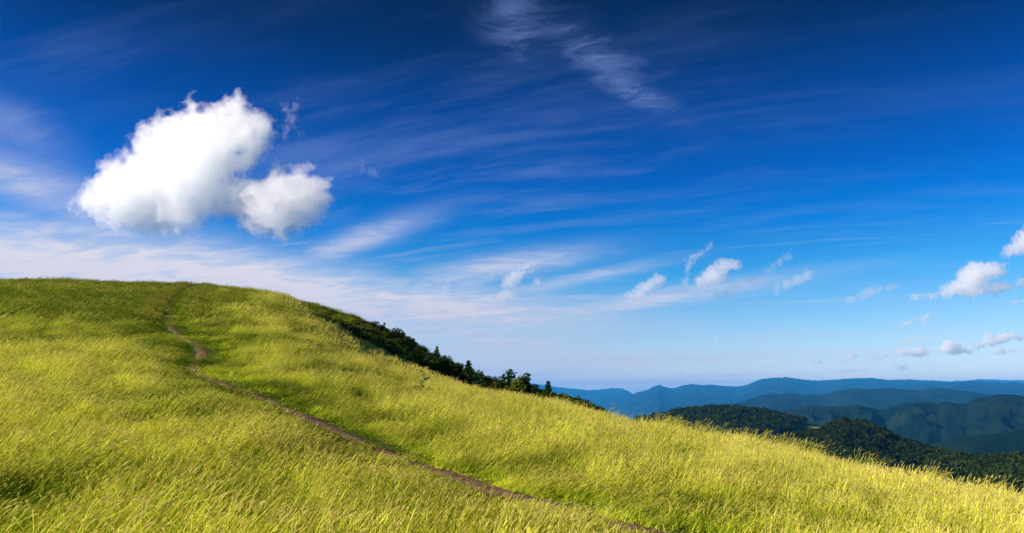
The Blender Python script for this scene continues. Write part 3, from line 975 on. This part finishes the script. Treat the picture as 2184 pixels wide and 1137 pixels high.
def ridge(name, pts, R, front, back, drop, mat, label, rough=0.25, scale=None, nu=260, nv=40, seed=3, kind='structure', pad=(0.0, 0.0), lift=0.0):
    """A hill range whose skyline follows the given photo points at distance R (number or list)."""
    pts = np.array(pts, float)
    a, e = az_el(pts[:, 0], pts[:, 1])
    Rs = np.full(len(pts), R, float) if np.isscalar(R) else np.array(R, float)
    fz, fr = curve(a, Rs * np.tan(e) - lift), curve(a, Rs)
    au = np.linspace(a[0] - pad[0], a[-1] + pad[1], nu)
    tv = np.concatenate([np.linspace(-1, 0, nv), np.linspace(0, 1, nv // 2)[1:]])
    Au, Tv = np.meshgrid(au, tv)

    R0 = float(Rs.mean()) if mat is M_MOUNT else 0.0

    def height(az, t):
        rr = fr(az) + np.where(t < 0, t * front, t * back)
        zc = fz(az) + R0 * 0.0011 * fbm2(az * 160, az * 0 + seed, 5, seed, 0.6) * np.exp(-9 * np.abs(t))
        ends = (np.maximum(np.maximum(a[0] - az, az - a[-1]), 0) / max(pad[0], pad[1], 1e-6)) ** 1.6
        s = np.abs(t)
        prof = drop * (0.35 * s + 0.65 * s ** 1.6)
        x, y = rr * np.sin(az), rr * np.cos(az)
        L = scale or R * 0.045
        nz = (1 - np.abs(fbm2(x / L, y / L, 5, seed)) * 2.2) - 0.45
        z = zc - prof + nz * drop * rough * np.sqrt(np.clip(s, 0, 1)) - ends * drop
        return x, y, z
    X_, Y_, Z_ = height(Au, Tv)
    V_ = np.stack([X_, Y_, Z_], -1).reshape(-1, 3)
    n_ = (np.arange(len(tv) - 1)[:, None] * nu + np.arange(nu - 1)[None])
    F_ = np.stack([n_, n_ + 1, n_ + nu + 1, n_ + nu], -1).reshape(-1, 4)
    o = link(name, make_mesh(name, V_, F_, mat, smooth=True))
    tag(o, label, name.split('_')[-1], kind=kind)
    return o, height, (a[0] - pad[0], a[-1] + pad[1])


valley_r = np.concatenate([[0], np.geomspace(300, 60000, 40)])
va = np.radians(np.arange(0, 360, 4))
VX = np.concatenate([[[0, 0, -482.0]]] + [np.stack([r * np.sin(va), r * np.cos(va), np.full(len(va), -482.0)], -1) for r in valley_r[1:]])
kk = np.arange(len(va))
VF = [np.stack([np.zeros_like(kk), 1 + (kk + 1) % len(va), 1 + kk, 1 + kk], -1)[:, :4]]
VQ = np.concatenate([np.stack([1 + i * len(va) + kk, 1 + i * len(va) + (kk + 1) % len(va), 1 + (i + 1) * len(va) + (kk + 1) % len(va), 1 + (i + 1) * len(va) + kk], -1) for i in range(len(valley_r) - 2)])
valley = link('valley_ground', make_mesh('valley_ground', VX, VQ, M_MOUNT))
tag(valley, 'wide wooded valley floor far below the hill', 'valley', kind='structure')

ridge('mountain_range', [(1960, 815), (2050, 812), (2100, 809), (2150, 810), (2184, 812), (2300, 815)], 30000, 3000, 4000, 500, M_MOUNT, 'faintest pale blue mountain tops on the far right horizon', pad=(0.05, 0.1), nu=120, nv=16)
ridge('mountain_range', [(900, 810), (1000, 815), (1080, 818), (1130, 818), (1170, 823), (1220, 829), (1265, 832), (1290, 830), (1308, 827), (1322, 828), (1340, 835), (1352, 840), (1400, 848), (1480, 856)], 25000, 9000, 3000, 560, M_MOUNT,
      'pale blue mountain range with a notched knoll at the left end of the horizon', rough=0.22, seed=8, pad=(0.05, 0.05), nu=300)
ridge('mountain_range', [(1290, 868), (1325, 852), (1350, 840), (1378, 832), (1392, 826), (1405, 821), (1418, 826), (1432, 828), (1460, 822), (1478, 819), (1500, 822), (1515, 821), (1545, 824), (1570, 825), (1600, 818),
                          (1622, 810), (1645, 807), (1675, 805), (1700, 808), (1740, 812), (1775, 811), (1810, 808), (1850, 807), (1875, 808), (1905, 811), (1935, 809), (1960, 811), (1990, 812), (2030, 815), (2100, 818), (2250, 822)], 19500, 8000, 3000, 560, M_MOUNT,
      'long blue mountain range with a sharp little peak at its left end', rough=0.24, seed=14, pad=(0.03, 0.35), nu=700)
ridge('mountain_range', [(1800, 850), (1870, 838), (1900, 832), (1935, 824), (1960, 819), (2000, 820), (2040, 815), (2080, 813), (2110, 815), (2150, 816), (2184, 819), (2300, 826)], 15500, 5000, 3000, 420, M_MOUNT,
      'blue mountain range behind the darker ridges at the right', rough=0.25, seed=19, pad=(0.04, 0.35))
ridge('mountain_range', [(1400, 892), (1480, 876), (1550, 864), (1590, 855), (1618, 845), (1640, 841), (1680, 840), (1720, 842), (1755, 843), (1775, 838), (1800, 831), (1825, 828), (1850, 830), (1890, 829), (1930, 831), (1960, 833), (1985, 829),
                          (2000, 828), (2030, 832), (2080, 838), (2140, 845), (2250, 858)], 8000, 3200, 1800, 380, M_MOUNT, 'deep blue wooded mountain ridge in the middle distance', rough=0.28, seed=23, pad=(0.03, 0.35), nu=600)
ridge('mountain_range', [(1560, 892), (1620, 884), (1690, 874), (1740, 867), (1780, 867), (1812, 868), (1828, 865), (1850, 870), (1880, 875), (1900, 871), (1930, 860), (1960, 858), (1985, 859), (2000, 862), (2015, 858), (2040, 861), (2058, 862),
                          (2085, 850), (2105, 849), (2130, 842), (2160, 842), (2184, 846), (2300, 862)], 3600, 1500, 900, 230, M_MOUNT, 'dark navy wooded mountain ridge nearest behind the hills', rough=0.34, seed=31, pad=(0.03, 0.35), nu=700, nv=60)
ridge('mountain_range', [(1930, 968), (1990, 947), (2040, 936), (2100, 927), (2150, 922), (2184, 919), (2300, 912)], 2000, 500, 600, 100, M_MOUNT, 'low dark teal wooded spur in front of the navy ridge', rough=0.2, seed=37, pad=(0.02, 0.35), nu=360)

A_PTS = [(1280, 930), (1330, 908), (1372, 890), (1420, 881), (1450, 873), (1480, 869), (1510, 867), (1540, 866), (1580, 869), (1640, 876), (1680, 884), (1710, 890), (1740, 896), (1790, 906), (1850, 930)]
hillA, hA, azA = ridge('wooded_hill', A_PTS, 1350, 520, 300, 75, M_FLOOR, 'broad dark wooded hill behind the meadow edge', rough=0.10, scale=160, nu=200, seed=43, pad=(0.02, 0.02), lift=8.5)
B_PTS = [(1560, 985), (1640, 952), (1700, 928), (1745, 914), (1770, 903), (1795, 898), (1820, 899), (1850, 907), (1880, 919), (1920, 940), (1960, 953), (2000, 962), (2050, 974), (2100, 978), (2184, 977), (2300, 975)]
hillB, hB, azB = ridge('wooded_hill', B_PTS, [820, 840, 860, 880, 900, 900, 900, 890, 880, 850, 820, 790, 760, 740, 720, 700], 420, 260, 62, M_FLOOR,
                       'nearer dark wooded hill with a rounded top sloping down to the right', rough=0.10, scale=120, nu=220, seed=47, pad=(0.0, 0.24), lift=8.0)

rt = np.random.default_rng(21)
TREE = []
for k in range(6):
    L_ = [((0, 0, 0.62), (0.30, 0.30, 0.32))]
    for _ in range(8):
        a_ = rt.uniform(0, 6.28)
        q_ = rt.uniform(0.15, 0.36)
        L_.append(((q_ * math.cos(a_), q_ * math.sin(a_), rt.uniform(0.42, 0.86) - q_ * 0.25), (rt.uniform(.13, .22),) * 2 + (rt.uniform(.10, .17),)))
    v_, f_, h_ = leaf_cloud(L_, 260, 0.17, rt, hue_mid=0.2 + 0.1 * k)
    cm_ = make_mesh('crown', v_, f_, M_FOREST, attrs={'hue': ('FLOAT', h_)})
    v2_, f2_ = limbs([((0, 0, -0.1), (0.01, 0, 0.55), 0.028, 0.018), ((0.01, 0, 0.4), (0.2, 0.1, 0.7), 0.014, 0.006), ((0.01, 0, 0.42), (-0.2, -0.05, 0.7), 0.014, 0.006)])
    tm_ = make_mesh('trunk', v2_, f2_, M_BARK)
    TREE.append((cm_, tm_, (v_, f_, h_, v2_, f2_)))


def in_poly(px, py, poly):
    inside = np.zeros(len(px), bool)
    j = len(poly) - 1
    for i in range(len(poly)):
        (xi, yi), (xj, yj) = poly[i], poly[j]
        c = ((yi > py) != (yj > py)) & (px < (xj - xi) * (py - yi) / (yj - yi + 1e-9) + xi)
        inside ^= c
        j = i
    return inside


CLEAR = [[(1688, 918), (1700, 906), (1768, 904), (1766, 912), (1730, 918), (1700, 924)], [(1640, 946), (1652, 930), (1700, 922), (1690, 934), (1660, 948)],
         [(1572, 886), (1586, 884), (1592, 898), (1582, 900)]]


def wood(height, azr, n, tlo, hlo, hhi):
    az = rt.uniform(azr[0], azr[1], n)
    t = rt.uniform(tlo, 0.12, n)
    x, y, z = height(az, t)
    px, py = to_px(x, y, z)
    hg = rt.uniform(hlo, hhi, n)
    up = hg * F_PX / np.hypot(x, y)
    ok = (px > 1300) & (px < 2800)
    for poly in CLEAR:
        for q in (0.0, 0.45, 0.9):
            ok &= ~in_poly(px, py - q * up, poly)
    return np.stack([x, y, z], -1)[ok], px[ok], py[ok], hg[ok]


pA, pxA, pyA, hgtA = wood(hA, azA, 6200, -1.0, 8, 14)
pB, pxB, pyB, hgtB = wood(hB, azB, 9500, -1.0, 7, 14)


def edge_py(px):
    return np.interp(px, EDGE[:, 0], EDGE[:, 1])


seen = (pxB < 2200) & (pyB < edge_py(pxB) + 6)
order = np.argsort(-(hgtB / np.hypot(pB[:, 0], pB[:, 1])) * seen)
single = np.zeros(len(pB), bool)
single[order[:300]] = True
for i in order[:300]:
    cm_, tm_, _ = TREE[rt.integers(3, 6) if pxB[i] > 1985 else rt.integers(0, 4)]  # lighter crowns to the right, sunlit patches put into the leaf colour
    o = bpy.data.objects.new('broadleaf_tree', None)
    COL.objects.link(o)
    o.location = pB[i]
    o.rotation_euler = (0, 0, rt.uniform(0, 6.28))
    w_ = hgtB[i] * rt.uniform(0.95, 1.35)
    o.scale = (w_, w_, hgtB[i])
    link('crown', cm_, o)
    link('trunk', tm_, o)
    tag(o, 'dark green broadleaf tree packed among others on the nearer wooded hill', 'tree', 'trees on the nearer wooded hill')

tree_c = bpy.data.collections.new('wood_trees')
for k, (cm_, tm_, (v_, f_, h_, v2_, f2_)) in enumerate(TREE):
    vv, ff, hh, mm = merge((v_, f_, h_, np.zeros(len(f_), int)), (v2_, f2_, np.zeros(len(v2_)), np.ones(len(f2_), int)))
    source(tree_c, 'broadleaf_%02d' % k, (vv, ff, hh, mm), [M_FOREST, M_BARK])


def wood_stuff(name, P_, hg, label):
    n = len(P_)
    w_ = hg * rt.uniform(0.95, 1.35, n)
    o = scatter(name, P_, rt.integers(0, 6, n), np.stack([np.zeros(n), np.zeros(n), rt.uniform(0, 6.28, n)], -1), np.stack([w_, w_, hg], -1), tree_c)
    return tag(o, label, 'woodland', kind='stuff')


wood_stuff('woodland', pA, hgtA, 'dark woodland covering the broad hill behind')
wood_stuff('woodland', pB[~single], hgtB[~single], 'dark woodland between the single trees of the nearer hill')

# ------------------------------------------------------------------ haze: one closed box of thin air
hz = np.array([(x, y, z) for x in (-25000, 25000) for y in (-12000, 31000) for z in (-484.0, 450.0)], float)
hf = np.array([(0, 1, 3, 2), (4, 6, 7, 5), (0, 4, 5, 1), (2, 3, 7, 6), (0, 2, 6, 4), (1, 5, 7, 3)])
m_haze, n_haze = new_mat('haze')
pv = n_haze.n('ShaderNodeVolumePrincipled', {'Color': (0.05, 0.42, 1.0, 1), 'Density': 4.0e-5, 'Anisotropy': 0.0})
n_haze.n('ShaderNodeOutputMaterial', {'Volume': pv.outputs[0]})
haze = link('haze', make_mesh('haze', hz, hf, m_haze))
tag(haze, 'blue evening haze lying over the far mountains', 'haze', kind='stuff')

# ------------------------------------------------------------------ cumulus clouds: real volumes
def lattice_noise(shape, cell, rng, octs=4, gain=0.5):
    """Band-limited noise on a grid, built by interpolating random lattices axis by axis."""
    out, amp, tot = np.zeros(shape, np.float32), 1.0, 0.0
    for _ in range(octs):
        dims = [int(math.ceil(s / cell)) + 3 for s in shape]
        a = rng.uniform(-1, 1, dims).astype(np.float32)
        for ax, s in enumerate(shape):
            q = np.arange(s) / cell + rng.uniform(0, 1)
            i = np.floor(q).astype(int)
            t = (q - i).astype(np.float32)
            t = t * t * (3 - 2 * t)
            sh = [1, 1, 1]
            sh[ax] = s
            t = t.reshape(sh)
            a = np.take(a, i, ax) * (1 - t) + np.take(a, i + 1, ax) * t
        out += amp * a
        tot += amp
        amp *= gain
        cell = max(cell * 0.5, 1.6)
    return out / tot


def surface_nets(f):
    """Quads round the region f > 0 of a grid."""
    s = f > 0
    nx, ny, nz = f.shape
    idx = -np.ones((nx - 1, ny - 1, nz - 1), np.int64)
    corners = [(i, j, k) for i in (0, 1) for j in (0, 1) for k in (0, 1)]
    cnt = sum(s[i:nx - 1 + i, j:ny - 1 + j, k:nz - 1 + k].astype(np.int8) for i, j, k in corners)
    act = (cnt > 0) & (cnt < 8)
    cells = np.argwhere(act)
    idx[act] = np.arange(len(cells))
    acc, num = np.zeros((len(cells), 3)), np.zeros(len(cells))
    for a in corners:
        for ax in range(3):
            if a[ax] == 0:
                b = list(a)
                b[ax] = 1
                fa = f[tuple((cells + a).T)]
                fb = f[tuple((cells + b).T)]
                cr = (fa > 0) != (fb > 0)
                t = np.where(cr, fa / np.where(cr, fa - fb, 1), 0)
                p = np.array(a, float)[None] + t[:, None] * np.eye(3)[ax]
                acc += p * cr[:, None]
                num += cr
    V_ = cells + acc / num[:, None]
    Q_ = []
    for ax in range(3):
        o1, o2 = [d for d in range(3) if d != ax]
        lo = [slice(1, -1)] * 3
        lo[ax] = slice(0, -1)
        hi = list(lo)
        hi[ax] = slice(1, None)
        a, b = s[tuple(lo)], s[tuple(hi)]
        ed = np.argwhere(a != b)
        off = np.zeros(3, int)
        off[o1] = off[o2] = 1
        e = ed + off
        flip = a[tuple(ed.T)]

        def cell_at(d1, d2):
            c = e.copy()
            c[:, o1] -= d1
            c[:, o2] -= d2
            return idx[tuple(c.T)]
        q = np.stack([cell_at(1, 1), cell_at(0, 1), cell_at(0, 0), cell_at(1, 0)], -1)
        if ax == 1:
            flip = ~flip
        q = np.where(flip[:, None], q, q[:, ::-1])
        Q_.append(q)
    Q_ = np.concatenate(Q_)
    return V_, Q_[(Q_ >= 0).all(1)]


def mat_cloud(name, sigma, col=(0.87, 0.85, 0.845), g=0.2):
    m, n = new_mat(name)
    v = n.n('ShaderNodeVolumeScatter', {'Color': (*col, 1), 'Density': sigma, 'Anisotropy': g})
    n.n('ShaderNodeOutputMaterial', {'Volume': v.outputs[0]})
    return m


def poly_sd(U, W, poly):
    """Distance to a polygon's outline on a grid, positive inside."""
    d = np.full(U.shape, 1e9)
    n = len(poly)
    for i in range(n):
        a, b = np.array(poly[i], float), np.array(poly[(i + 1) % n], float)
        ab = b - a
        t = np.clip(((U - a[0]) * ab[0] + (W - a[1]) * ab[1]) / (ab @ ab), 0, 1)
        d = np.minimum(d, np.hypot(U - a[0] - t * ab[0], W - a[1] - t * ab[1]))
    ins = in_poly(U.ravel(), W.ravel(), poly).reshape(U.shape)
    return np.where(ins, d, -d)


def cloud(label, dist, voxel, depth, optical, poly=None, ells=None, holes=(), amp=14.0, cell=40.0, seed=1, group=None, edge=0.0, octs=4, bias=None, soft=0.35, slant=0.35, rag=None):
    """One cumulus. Shape in photo pixels (outline or ellipses), thickness `depth` pixels, built at `dist` metres.
    optical: optical depth across 100 photo pixels of dense cloud."""
    rng = np.random.default_rng(seed)
    if poly is not None:
        xs, ys = [p[0] for p in poly], [p[1] for p in poly]
        x0, x1, y0, y1 = min(xs), max(xs), min(ys), max(ys)
    else:
        x0, x1 = min(e[0] - e[2] for e in ells), max(e[0] + e[2] for e in ells)
        y0, y1 = min(e[1] - e[3] for e in ells), max(e[1] + e[3] for e in ells)
    m = amp * 1.3 + 2 * voxel
    gx = np.arange(x0 - m, x1 + m, voxel)
    gy = np.arange(y0 - m, y1 + m, voxel)
    lean_ = slant * (x1 - x0) / 2
    gz = np.arange(-depth - m - lean_, depth + m + lean_, voxel)
    U, W = np.meshgrid(gx, gy, indexing='ij')
    if poly is not None:
        d = poly_sd(U, W, poly)
    else:
        d = np.full(U.shape, -1e9)
        for e in ells:
            t = R_(e[4] if len(e) > 4 else 0)
            du, dw = U - e[0], W - e[1]
            a, b = du * math.cos(t) - dw * math.sin(t), du * math.sin(t) + dw * math.cos(t)
            q = np.hypot(a / e[2], b / e[3])
            d = np.maximum(d, (1 - q) * min(e[2], e[3]))
    for (hx, hy, hr) in holes:
        d = np.minimum(d, np.hypot(U - hx, W - hy) - hr)
    shape = (len(gx), len(gy), len(gz))
    nz = lattice_noise(shape, cell / voxel, rng, octs, 0.62)
    zz = gz[None, None, :]
    w0 = -slant * (U - (x0 + x1) / 2)            # the sunlit face is turned towards the sun
    skew = w0 + lattice_noise((shape[0], shape[1], 1), cell * 1.6 / voxel, rng, 2)[:, :, 0] * depth * 0.35
    bl = 1 - 2 * np.abs(lattice_noise(shape, cell * 0.55 / voxel, rng, 4, 0.6)) * 1.6
    nz = nz * 0.75 + (bl - 0.55) * 0.62
    body = d[:, :, None] - (zz - skew[:, :, None]) ** 2 / (depth * 1.15)
    if bias is not None:
        body = body + bias(U, W)[:, :, None]
    f = body + nz * amp * 1.6
    if rag is not None:     # thin, torn zones
        f = f + rag(U, W)[:, :, None] * lattice_noise(shape, 15.0 / voxel, rng, 3, 0.6)
    k = dist / F_PX
    ox, oy = (x0 + x1) / 2, (y0 + y1) / 2
    fwd = unit(pix_dir(ox, oy))
    sc_ = dist / np.linalg.norm(pix_dir(ox, oy))

    def to_world(Vg):
        px = gx[0] + Vg[:, 0] * voxel
        py = gy[0] + Vg[:, 1] * voxel
        w = (gz[0] + Vg[:, 2] * voxel) * k
        pd_ = pix_dir(px, py)
        return pd_ * (sc_ + w / np.linalg.norm(pd_, axis=1))[:, None]
    root = bpy.data.objects.new('cloud', None)
    COL.objects.link(root)
    org = pix_dir(ox, oy) * sc_
    root.location = org
    tag(root, label, 'cloud', group)
    sig = 0.3 * optical / (100.0 * k)
    for nm, lvl, s_ in (('veil', -edge, sig * soft), ('billows', edge * 0.6, sig * (1 - soft))):
        ff = f - lvl
        ff[[0, -1]] = -1; ff[:, [0, -1]] = -1; ff[:, :, [0, -1]] = -1
        if (ff > 0).sum() < 6:
            continue
        Vg, Q_ = surface_nets(ff)
        # outward normals: check the signed volume
        Vw = to_world(Vg) - org
        a, b, c = Vw[Q_[:, 0]], Vw[Q_[:, 1]], Vw[Q_[:, 2]]
        if np.einsum('ij,ij->', a, np.cross(b, c)) < 0:
            Q_ = Q_[:, ::-1]
        key = (round(s_, 6), poly is None)
        if key not in CLOUD_MATS:
            CLOUD_MATS[key] = mat_cloud('cloud_%d' % len(CLOUD_MATS), s_, (0.44, 0.395, 0.385) if poly is not None else (0.55, 0.485, 0.495))
        link(nm, make_mesh('cloud_' + nm, Vw, Q_, CLOUD_MATS[key], smooth=True), root)
    return root


CLOUD_MATS = {}
BIG = [(160, 442), (176, 415), (186, 405), (192, 378), (212, 355), (232, 340), (262, 330), (280, 322), (285, 296), (308, 268), (345, 243), (360, 232), (395, 226), (412, 211), (432, 213), (455, 215), (490, 214), (512, 200), (520, 222), (535, 232),
       (560, 236), (582, 258), (588, 282), (572, 296), (570, 325), (578, 345), (600, 352), (630, 348), (660, 340), (690, 336), (722, 342), (716, 372), (712, 396), (704, 430), (688, 452), (676, 468), (640, 486), (600, 502), (560, 498), (528, 494), (500, 470),
       (478, 462), (450, 466), (430, 472), (408, 490), (372, 502), (345, 496), (320, 488), (280, 484), (240, 474), (205, 460)]


def big_bias(U, W):
    b = np.full(U.shape, -4.0)
    b += 9 * sstep(W, 400, 470)                     # calmer base
    b -= 12 * sstep(U, 600, 700) * sstep(W, 420, 350)   # ragged right shoulder
    for hx, hy, sx, sy, t, k in ((507, 326, 12, 9, 0, 60), (502, 374, 54, 26, 8, 74), (556, 366, 18, 26, -30, 34), (568, 345, 14, 22, -20, 12), (690, 365, 34, 16, 20, 36), (610, 365, 20, 14, 0, 8)):
        c_, s_ = math.cos(R_(t)), math.sin(R_(t))
        du, dw = U - hx, W - hy
        b -= k * np.exp(-((du * c_ - dw * s_) / sx) ** 2 - ((du * s_ + dw * c_) / sy) ** 2)
    return b


def big_rag(U, W):
    g = lambda x, y, sx, sy: np.exp(-((U - x) / sx) ** 2 - ((W - y) / sy) ** 2)
    return 66 * g(512, 374, 66, 36) + 30 * g(690, 362, 46, 30) + 24 * g(300, 290, 110, 70) + 24 * g(450, 210, 140, 30) + 26 * g(585, 275, 30, 60)


cloud('biggest bright white cumulus cloud with two joined lobes, above the left end of the hill', 4200, 1.7, 72, 18, poly=BIG, 
      amp=19, cell=60, seed=4, edge=7, soft=0.40, octs=5, bias=big_bias, rag=big_rag, slant=0.42)
cloud('thin wisp torn off the right shoulder of the big cumulus', 4300, 2.6, 16, 3.5, ells=[(620, 250, 10, 34, 25), (612, 275, 8, 26, -10), (632, 222, 8, 18, -20)], amp=14, cell=22, seed=9, edge=3)
cloud('tiny shred of cloud floating right of the big cumulus', 4300, 2.4, 10, 4, ells=[(796, 368, 9, 10, 0), (772, 360, 6, 14, 0)], amp=9, cell=14, seed=10, edge=2)
cloud('white cumulus cut off by the right edge of the picture', 9000, 2.6, 34, 22, ells=[(2190, 512, 34, 26, 35), (2165, 532, 26, 12, 15), (2215, 490, 40, 30, 30)], amp=10, cell=26, seed=12, edge=2)
cloud('bright white cumulus puffing up at the right, the largest on that side', 9500, 2.4, 40, 25, ells=[(2078, 590, 38, 30, 20), (2115, 578, 34, 18, 5), (2045, 615, 42, 17, 15), (2082, 618, 50, 15, 0), (2138, 612, 40, 10, 5), (2176, 602, 18, 9, 0), (1980, 632, 26, 6, 5)],
      amp=10, cell=28, seed=14, edge=2, octs=5)
cloud('small grey cloud with a pink top left of the bright right-hand cumulus', 9500, 2.0, 16, 15, ells=[(1850, 626, 34, 10, 18), (1818, 638, 28, 8, 5), (1900, 614, 12, 5, 10)], amp=8, cell=16, seed=16, edge=2)
cloud('wedge-shaped pinkish cloud left of the middle cluster', 9500, 2.0, 22, 19, ells=[(1378, 612, 40, 13, 32), (1405, 598, 16, 14, 20), (1360, 628, 26, 8, 5)], amp=7, cell=18, seed=18, edge=2)
cloud('pale puffy cloud in the middle of the cluster over the blue mountains', 9500, 2.0, 28, 19, ells=[(1520, 590, 40, 22, 30), (1540, 570, 30, 16, 15), (1498, 600, 18, 14, 0), (1568, 566, 16, 12, 0)], amp=9, cell=22, seed=20, edge=2)
cloud('curling narrow streak of cloud just left of the pale puffy one', 9500, 2.0, 14, 12, ells=[(1486, 545, 26, 8, 28), (1470, 566, 9, 24, -20), (1462, 598, 8, 22, -12), (1512, 528, 18, 5, 50)], amp=7, cell=16, seed=22, edge=2)
cloud('ragged grey scraps of cloud below the pale puffy cloud', 9600, 2.0, 12, 10, ells=[(1548, 625, 26, 9, 10), (1562, 614, 14, 10, 30), (1604, 602, 20, 10, -20)], amp=9, cell=14, seed=24, edge=2)
cloud('dark torn shred of cloud high right of the cluster', 9600, 2.0, 10, 10, ells=[(1655, 565, 32, 7, 40), (1680, 552, 12, 7, 10), (1632, 575, 10, 6, 0)], amp=9, cell=14, seed=26, edge=2)
cloud('twin-humped pink and grey cloud at the right end of the cluster', 9500, 2.0, 16, 14, ells=[(1697, 600, 30, 11, 30), (1722, 588, 16, 10, 10), (1676, 604, 9, 14, 0), (1657, 614, 5, 14, 0)], amp=8, cell=15, seed=28, edge=2)
cloud('grey and pink cloud drifting over the middle of the horizon haze', 9500, 2.0, 24, 15, ells=[(1092, 596, 32, 17, 45), (1068, 628, 32, 11, 10), (1108, 585, 30, 8, 25), (1146, 600, 12, 11, 0), (1120, 572, 26, 6, 30)], amp=9, cell=20, seed=30, edge=2)
cloud('long faint grey streak of cloud left of the grey and pink one', 9700, 2.0, 10, 7, ells=[(1010, 604, 46, 7, 10), (950, 616, 10, 24, -25), (915, 606, 26, 6, 5), (1045, 592, 26, 7, 20)], amp=8, cell=16, seed=32, edge=2)
FAR = [('pair of small dark shreds of cloud low in the clear sky at the right', [(1937, 688, 18, 5, 28), (1977, 675, 20, 6, 25), (1972, 684, 12, 5, 30)], 9, 40),
       ('thin grey streak of cloud just above the row of pink cumulus', [(1940, 728, 26, 6, 8), (1962, 724, 14, 5, 10)], 8, 41),
       ('pinkish cumulus sloping up to the right at the edge of the low row', [(2128, 724, 40, 12, 12), (2090, 734, 28, 6, 2), (2170, 722, 16, 5, 0), (2110, 718, 12, 9, 0)], 18, 42),
       ('domed white cumulus in the middle of the low row', [(2030, 742, 28, 12, 0), (2024, 736, 14, 12, 0), (2048, 748, 22, 7, 0), (2075, 748, 14, 5, 20)], 20, 43),
       ('flat-bottomed pink cumulus left of the domed one', [(1952, 752, 30, 10, 0), (1930, 748, 18, 8, 0), (1965, 745, 12, 9, 0)], 18, 44),
       ('little pink cumulus under the sloping one at the right edge', [(2134, 750, 20, 8, 8), (2160, 746, 20, 4, 0)], 14, 45),
       ('small pink puff left of the flat-bottomed cumulus', [(1872, 761, 22, 6, 5), (1852, 760, 8, 6, 0)], 13, 46),
       ('crooked small pink cloud with a raised tip, third puff from the left of the row', [(1815, 762, 16, 7, 20), (1803, 770, 14, 5, 0), (1812, 752, 6, 7, 0)], 13, 47),
       ('tiny pink dot of cloud at the left end of the low row', [(1735, 768, 10, 6, 0), (1746, 772, 14, 4, 0)], 11, 48),
       ('low flat pink cloud closest above the mountains', [(1805, 790, 28, 5, 3), (1790, 792, 16, 4, 0)], 9, 49),
       ('very small pink puff touching the low flat pink cloud', [(1842, 786, 11, 5, 20)], 9, 50),
       ('rounded pink puff alone below the flat-bottomed cumulus', [(1920, 784, 18, 7, 0), (1914, 780, 10, 7, 0)], 12, 51),
       ('faint pink smear of cloud at far right just above the mountains', [(1998, 784, 18, 4, 0)], 6, 52),
       ('faint pink smear of cloud above the sharp little peak', [(1292, 806, 12, 4, 15), (1276, 806, 8, 3, 0)], 5, 53),
       ('faint pink fleck of cloud left of the mountain tops in the middle', [(1512, 796, 18, 4, 10), (1450, 797, 12, 5, 20)], 5, 54),
       ('small dark fleck of cloud high over the pale left mountains', [(1525, 724, 10, 3, 15)], 7, 55),
       ('dark fleck of cloud above the tiny pink dot of the row', [(1712, 704, 14, 3, 5)], 5, 56),
       ('dim little cloud low above the dark trees', [(1208, 782, 12, 4, 30), (1362, 756, 9, 3, 10)], 5, 57),
       ('short dark streak of cloud at the right edge under the bright cumulus', [(2170, 644, 20, 4, 5)], 9, 58)]
for label, ells, opt, sd in FAR:
    cloud(label, 30000, 1.4, 14, opt * 3.2, ells=ells, amp=5.5, cell=12, seed=sd, edge=1.2, group=None)
